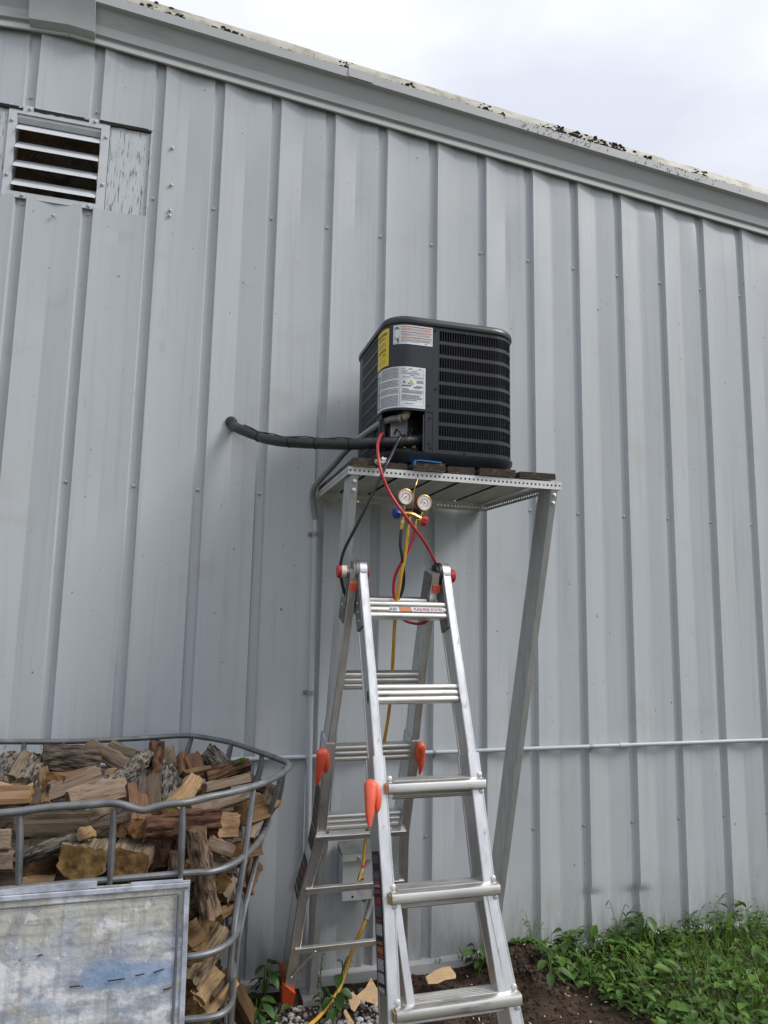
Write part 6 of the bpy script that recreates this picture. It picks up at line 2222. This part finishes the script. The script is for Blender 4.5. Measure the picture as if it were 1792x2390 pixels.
# ------------------------------------------------------------------ gravel, soil lumps, litter
rn = random.Random(31)
mb = MB()
cnt = 0
while cnt < 1500:
    x, y = rn.uniform(0.30, 1.25), rn.uniform(-1.0, -0.10)
    dens = 1.0 if y < -0.17 else 0.35
    if x > 0.98:
        dens *= max(0, 1 - (x - 0.98) / 0.22)
    if rn.random() > dens:
        continue
    r = rn.uniform(0.004, 0.011) if rn.random() < 0.7 else rn.uniform(0.010, 0.019)
    clump(mb, (x, y, gh(x, y) + r * 0.35), r, rn, flat=rn.uniform(.6, .95))
    cnt += 1
solo(mb, 'gravel', M['stone'], 'pale grey gravel around the ladder foot', 'gravel', kind='stuff', flat=True)
mb = MB()
for i in range(5200):
    x, y = rn.uniform(0.45, 2.7), rn.uniform(-1.0, -0.02)
    if x < 1.1 and rn.random() < 0.6:
        continue
    r = rn.uniform(0.002, 0.006) if rn.random() < 0.86 else (rn.uniform(.006, .012) if rn.random() < .8 else rn.uniform(.012, .024))
    clump(mb, (x, y, gh(x, y) + r * 0.2), r, rn, flat=.8)
for i in range(420):
    x, y = rn.gauss(1.74, 0.09), rn.gauss(-0.20, 0.09)
    clump(mb, (x, y, gh(x, y) + 0.004), rn.uniform(.005, .016), rn)
solo(mb, 'soil_lumps', M['clod'], 'dark crumbly soil lumps heaped at the wall foot', 'soil', kind='stuff', flat=True)
mb = MB()
for i in range(120):
    x, y = rn.uniform(1.0, 2.4), rn.uniform(-0.95, -0.08)
    z = gh(x, y) + 0.012
    a, L, w = rn.uniform(0, 6.3), rn.choice((rn.uniform(.002, .005), rn.uniform(.003, .012))), rn.uniform(.0012, .004)
    c, s = math.cos(a), math.sin(a)
    mb.prism([(x - c * L - s * w, y - s * L + c * w, z), (x + c * L - s * w, y + s * L + c * w, z + .003), (x + c * L * .8 + s * w, y + s * L * .8 - c * w, z + .003), (x - c * L + s * w, y - s * L - c * w, z)], (0, 0, .002))
solo(mb, 'wood_litter', M['litter'], 'pale wood flakes scattered on the dark soil', 'litter', kind='stuff', flat=True)


def chip(poly, Y, thick, label, tilt=0.0):
    """flat broken piece of wood: outline surveyed, leaning plane"""
    mb = MB()
    P = []
    cy = sum(p[1] for p in poly) / len(poly)
    for x, y in poly:
        P.append(at(x, y, Y + (cy - y) * tilt))
    mb.prism(P, (0.004, thick, 0.006))
    solo(mb, 'wood_chip', M['chip'], label, 'wood chip', 'broken wood chips on the soil', flat=True)


chip([(920, 2116), (938, 2104), (958, 2095), (972, 2093), (985, 2110), (984, 2114), (962, 2117), (945, 2125), (925, 2126)], -0.24, 0.014, 'tan wood chip lying behind the right front leg of the ladder', 0.003)
chip([(770, 2158), (790, 2140), (801, 2118), (812, 2138), (818, 2146), (830, 2160), (829, 2172), (812, 2170), (790, 2163)], -0.30, 0.014, 'large pointed tan wood chip left of the front ladder leg', 0.002)
chip([(751, 2152), (762, 2150), (778, 2166), (766, 2186), (758, 2180)], -0.33, 0.012, 'small tan wood chip on the gravel beside the large pointed one', 0.002)
chip([(742, 2188), (746, 2186), (758, 2206), (764, 2214), (752, 2210)], -0.38, 0.008, 'slim tan splinter on the gravel near the yellow tubing', 0.002)


# ------------------------------------------------------------------ weeds
def leaf(mb, base, d, L, w, rn, curl=0.35, mi=0, prof=(0.25, 0.85, 1.0, 0.72, 0.0), stem=0.0):
    """one leaf blade: starts at base, heads along d, arches over"""
    d = Vector(d).normalized()
    side = d.cross(Vector((0, 0, 1)))
    if side.length < 1e-3:
        side = Vector((1, 0, 0))
    side.normalize()
    roll = rn.uniform(-.5, .5)
    nrm = side.cross(d).normalized()
    side = (side * math.cos(roll) + nrm * math.sin(roll)).normalized()
    n = len(prof)
    vs, fs = [], []
    p = Vector(base)
    dd = d.copy()
    for i in range(n):
        hw = w * prof[i] / 2
        fold = nrm * (0.25 * hw)
        vs += [p - side * hw + fold, p - fold * 0.3, p + side * hw + fold]
        dd = (dd + Vector((0, 0, -curl / n * 2 * rn.uniform(.6, 1.4)))).normalized()
        p = p + dd * (L / (n - 1))
    for i in range(n - 1):
        a = i * 3
        fs += [(a, a + 1, a + 4, a + 3), (a + 1, a + 2, a + 5, a + 4)]
    mb.add(vs, fs, mi)


def blade(mb, base, h, lean, az, w, mi=0, n=4):
    vs, fs = [], []
    c, s = math.cos(az), math.sin(az)
    for i in range(n + 1):
        f = i / n
        r = lean * f * f
        hw = w / 2 * (1 - f) ** 0.7
        x, y, z = base[0] + c * r, base[1] + s * r, base[2] + h * (f - 0.25 * f * f * min(1.5, lean / max(h, .01)))
        vs += [(x - s * hw, y + c * hw, z), (x + s * hw, y - c * hw, z)]
    fs = [(2 * i, 2 * i + 1, 2 * i + 3, 2 * i + 2) for i in range(n)]
    mb.add(vs, fs, mi)


rn = random.Random(8)
inpatch = lambda x, y: x > 1.76 + 0.50 * max(0, -y - 0.05) + 0.12 * nz(x * 3, y * 5, 4)
mb = MB()
cnt = 0
while cnt < 7600:
    x = 1.72 + rn.random() ** 1.25 * 3.0
    y = -0.02 - rn.random() ** 1.2 * 1.5
    if not inpatch(x, y):
        continue
    cnt += 1
    hh = 0.035 + 0.13 * max(0, .5 + nz(x * 2.1, y * 2.1, 6)) * min(1, (x - 1.7) * 1.1) * (0.65 + 0.5 * math.exp(-(y / .3) ** 2))
    z = gh(x, y) + rn.random() ** .7 * hh
    az, el_ = rn.uniform(0, 6.283), rn.uniform(-.2, .9)
    L = rn.choice((rn.uniform(.014, .035), rn.uniform(.03, .075)))
    big = rn.random() < .10
    if big:
        L *= 1.6
    leaf(mb, (x, y, z), (math.cos(az) * math.cos(el_), math.sin(az) * math.cos(el_), math.sin(el_)), L, L * rn.uniform(.28, .55), rn, .5, mi=0 if rn.random() < .55 else 1)
solo(mb, 'weed_patch', [M['leaf'], M['leafdark']], 'dense low broadleaf weeds along the right foot of the wall', 'weeds', kind='stuff', smooth=60)
mb = MB()
cnt = 0
while cnt < 8500:
    x = 1.75 + rn.random() ** 1.2 * 3.0
    y = -0.03 - rn.random() * 1.7
    if not inpatch(x - 0.1, y):
        continue
    k = 0.25 + 0.75 * max(0, min(1, (x - 2.2) * 1.2)) * max(0.15, min(1, (-y - .1) * 2.2)) + 0.25 * nz(x * 4, y * 4, 8)
    if rn.random() > k:
        cnt += 0
        if rn.random() < .5:
            continue
    cnt += 1
    h = rn.uniform(.05, .13) + 0.07 * max(0, min(1, (x - 2.1))) * rn.random()
    blade(mb, (x, y, gh(x, y)), h, rn.uniform(.01, .11), rn.uniform(0, 6.283), rn.uniform(.0025, .0065), mi=0 if rn.random() < .93 else 1)
solo(mb, 'grass_patch', [M['grass'], M['drygrass']], 'long green grass at the lower right', 'grass', kind='stuff', smooth=60)
# meadow grass behind the viewer's feet thins out to ground colour

def plant(base, kind, label, seed, n=8, L=.07, h=.12, spread=1.0):
    rn = random.Random(seed)
    t = thing('weed_plant', label, 'weed', base, 'single weeds at the wall foot')
    b = Vector(base)
    st_ = MB()
    lf = MB()
    if kind == 'broad':
        for i in range(n):
            az = rn.uniform(0, 6.283)
            hh = h * rn.uniform(.25, 1)
            r = L * .5 * spread * rn.uniform(.3, 1)
            tip = b + Vector((math.cos(az) * r, math.sin(az) * r, hh))
            st_.tube(spline([b, b + Vector((math.cos(az) * r * .3, math.sin(az) * r * .3, hh * .6)), tip], 3), [.0022] * 7, 5)
            l2 = L * rn.uniform(.6, 1.15)
            leaf(lf, tip, (math.cos(az), math.sin(az), rn.uniform(-.5, .7)), l2, l2 * rn.uniform(.42, .62), rn, .55)
    elif kind == 'sprout':
        for i in range(n):
            az = rn.uniform(0, 6.283)
            hh = h * rn.uniform(.6, 1)
            ln = h * rn.uniform(.1, .45)
            pts = spline([b + Vector((rn.uniform(-.02, .02), rn.uniform(-.02, .0), 0)), b + Vector((math.cos(az) * ln * .3, math.sin(az) * ln * .3, hh * .55)), b + Vector((math.cos(az) * ln, math.sin(az) * ln, hh))], 4)
            st_.tube(pts, .0016, 5)
            for f in (4, 6, 8):
                a2 = az + rn.uniform(-1.5, 1.5)
                leaf(lf, pts[f], (math.cos(a2), math.sin(a2), rn.uniform(-.1, .9)), L * rn.uniform(.5, 1), L * .16, rn, .5)
    else:
        for i in range(n):
            blade(lf, (b.x + rn.uniform(-.02, .02), b.y + rn.uniform(-.02, .02), b.z), h * rn.uniform(.5, 1), h * rn.uniform(.1, .9), rn.uniform(0, 6.283), .006)
    if st_.v:
        st_.build('stem', M['grass'], t)
    lf.build('leaves', M['plantleaf'] if seed % 3 else M['leafdark'], t, smooth=60)
    return t


def gz(x, y, z=0.0):
    d = ray(x, y)
    return CAM + d * ((z - CAM.z) / d.z)


for (x, y, Y, kind, lb, n, L, h, sp) in (
    (572, 2150, -0.17, 'broad', 'broad leafed weed between the cage and the orange ladder boot', 14, .085, .20, .8),
    (555, 2205, -0.24, 'broad', 'low dark weed at the foot of the cage below the boot', 14, .075, .09, 1.2),
    (600, 2190, -0.25, 'broad', 'round leafed weed in front of the orange boot', 5, .07, .05, 1.0),
    (690, 2120, -0.06, 'sprout', 'thin sprout at the wall foot left of the yellow tubing', 4, .03, .16, 1.0),
    (697, 2165, -0.20, 'broad', 'small weed on the gravel left of the yellow tubing', 6, .05, .10, .8),
    (727, 2190, -0.28, 'broad', 'broad leafed weed in front of the yellow tubing', 8, .085, .12, .7),
    (741, 2102, -0.05, 'sprout', 'dark tuft on the base ledge right of the yellow tubing', 6, .035, .09, 1.0),
    (1000, 2055, -0.045, 'grass', 'grass tuft on the base ledge behind the ladder', 8, .05, .07, 1.0),
    (948, 2062, -0.045, 'grass', 'sparse grass sprigs on the base ledge between the ladder legs', 7, .05, .04, 1.0),
    (1035, 2100, -0.14, 'broad', 'leafy weed beneath the right side of the ladder', 16, .075, .15, .8),
    (1150, 2050, -0.10, 'sprout', 'thin tall sprouts growing out of the soil mound', 6, .05, .19, 1.0),
    (1190, 2130, -0.32, 'broad', 'ragged leafed weed in front of the soil mound', 11, .08, .13, .9),
    (1225, 2070, -0.12, 'broad', 'bushy weed right of the soil mound', 18, .07, .15, 1.2),
    (1335, 2045, -0.06, 'sprout', 'tallest sprout against the dented wall panel', 4, .06, .24, .8),
    (1290, 2075, -0.12, 'grass', 'upright grass tuft left of the dented wall panel', 9, .06, .17, 1.0),
    (1392, 2060, -0.08, 'broad', 'bushy weed under the dented wall panel', 20, .08, .16, 1.4),
    (1465, 2190, -0.60, 'grass', 'single yellow green grass clump at the edge of the bare soil', 6, .06, .16, .9),
    (1380, 2170, -0.50, 'broad', 'small weed alone on the bare soil', 5, .06, .06, .9),
    (1500, 2010, -0.06, 'sprout', 'wiry sprouts against the wall near the right edge', 6, .05, .14, 1.0)):
    p = at(x, y, Y)
    p.z = gh(p.x, p.y) if 'ledge' not in lb else 0.045
    plant(p, kind, lb, int(x * 7 + y) % 97 + 1, n, L, h, sp)

bpy.context.view_layer.update()
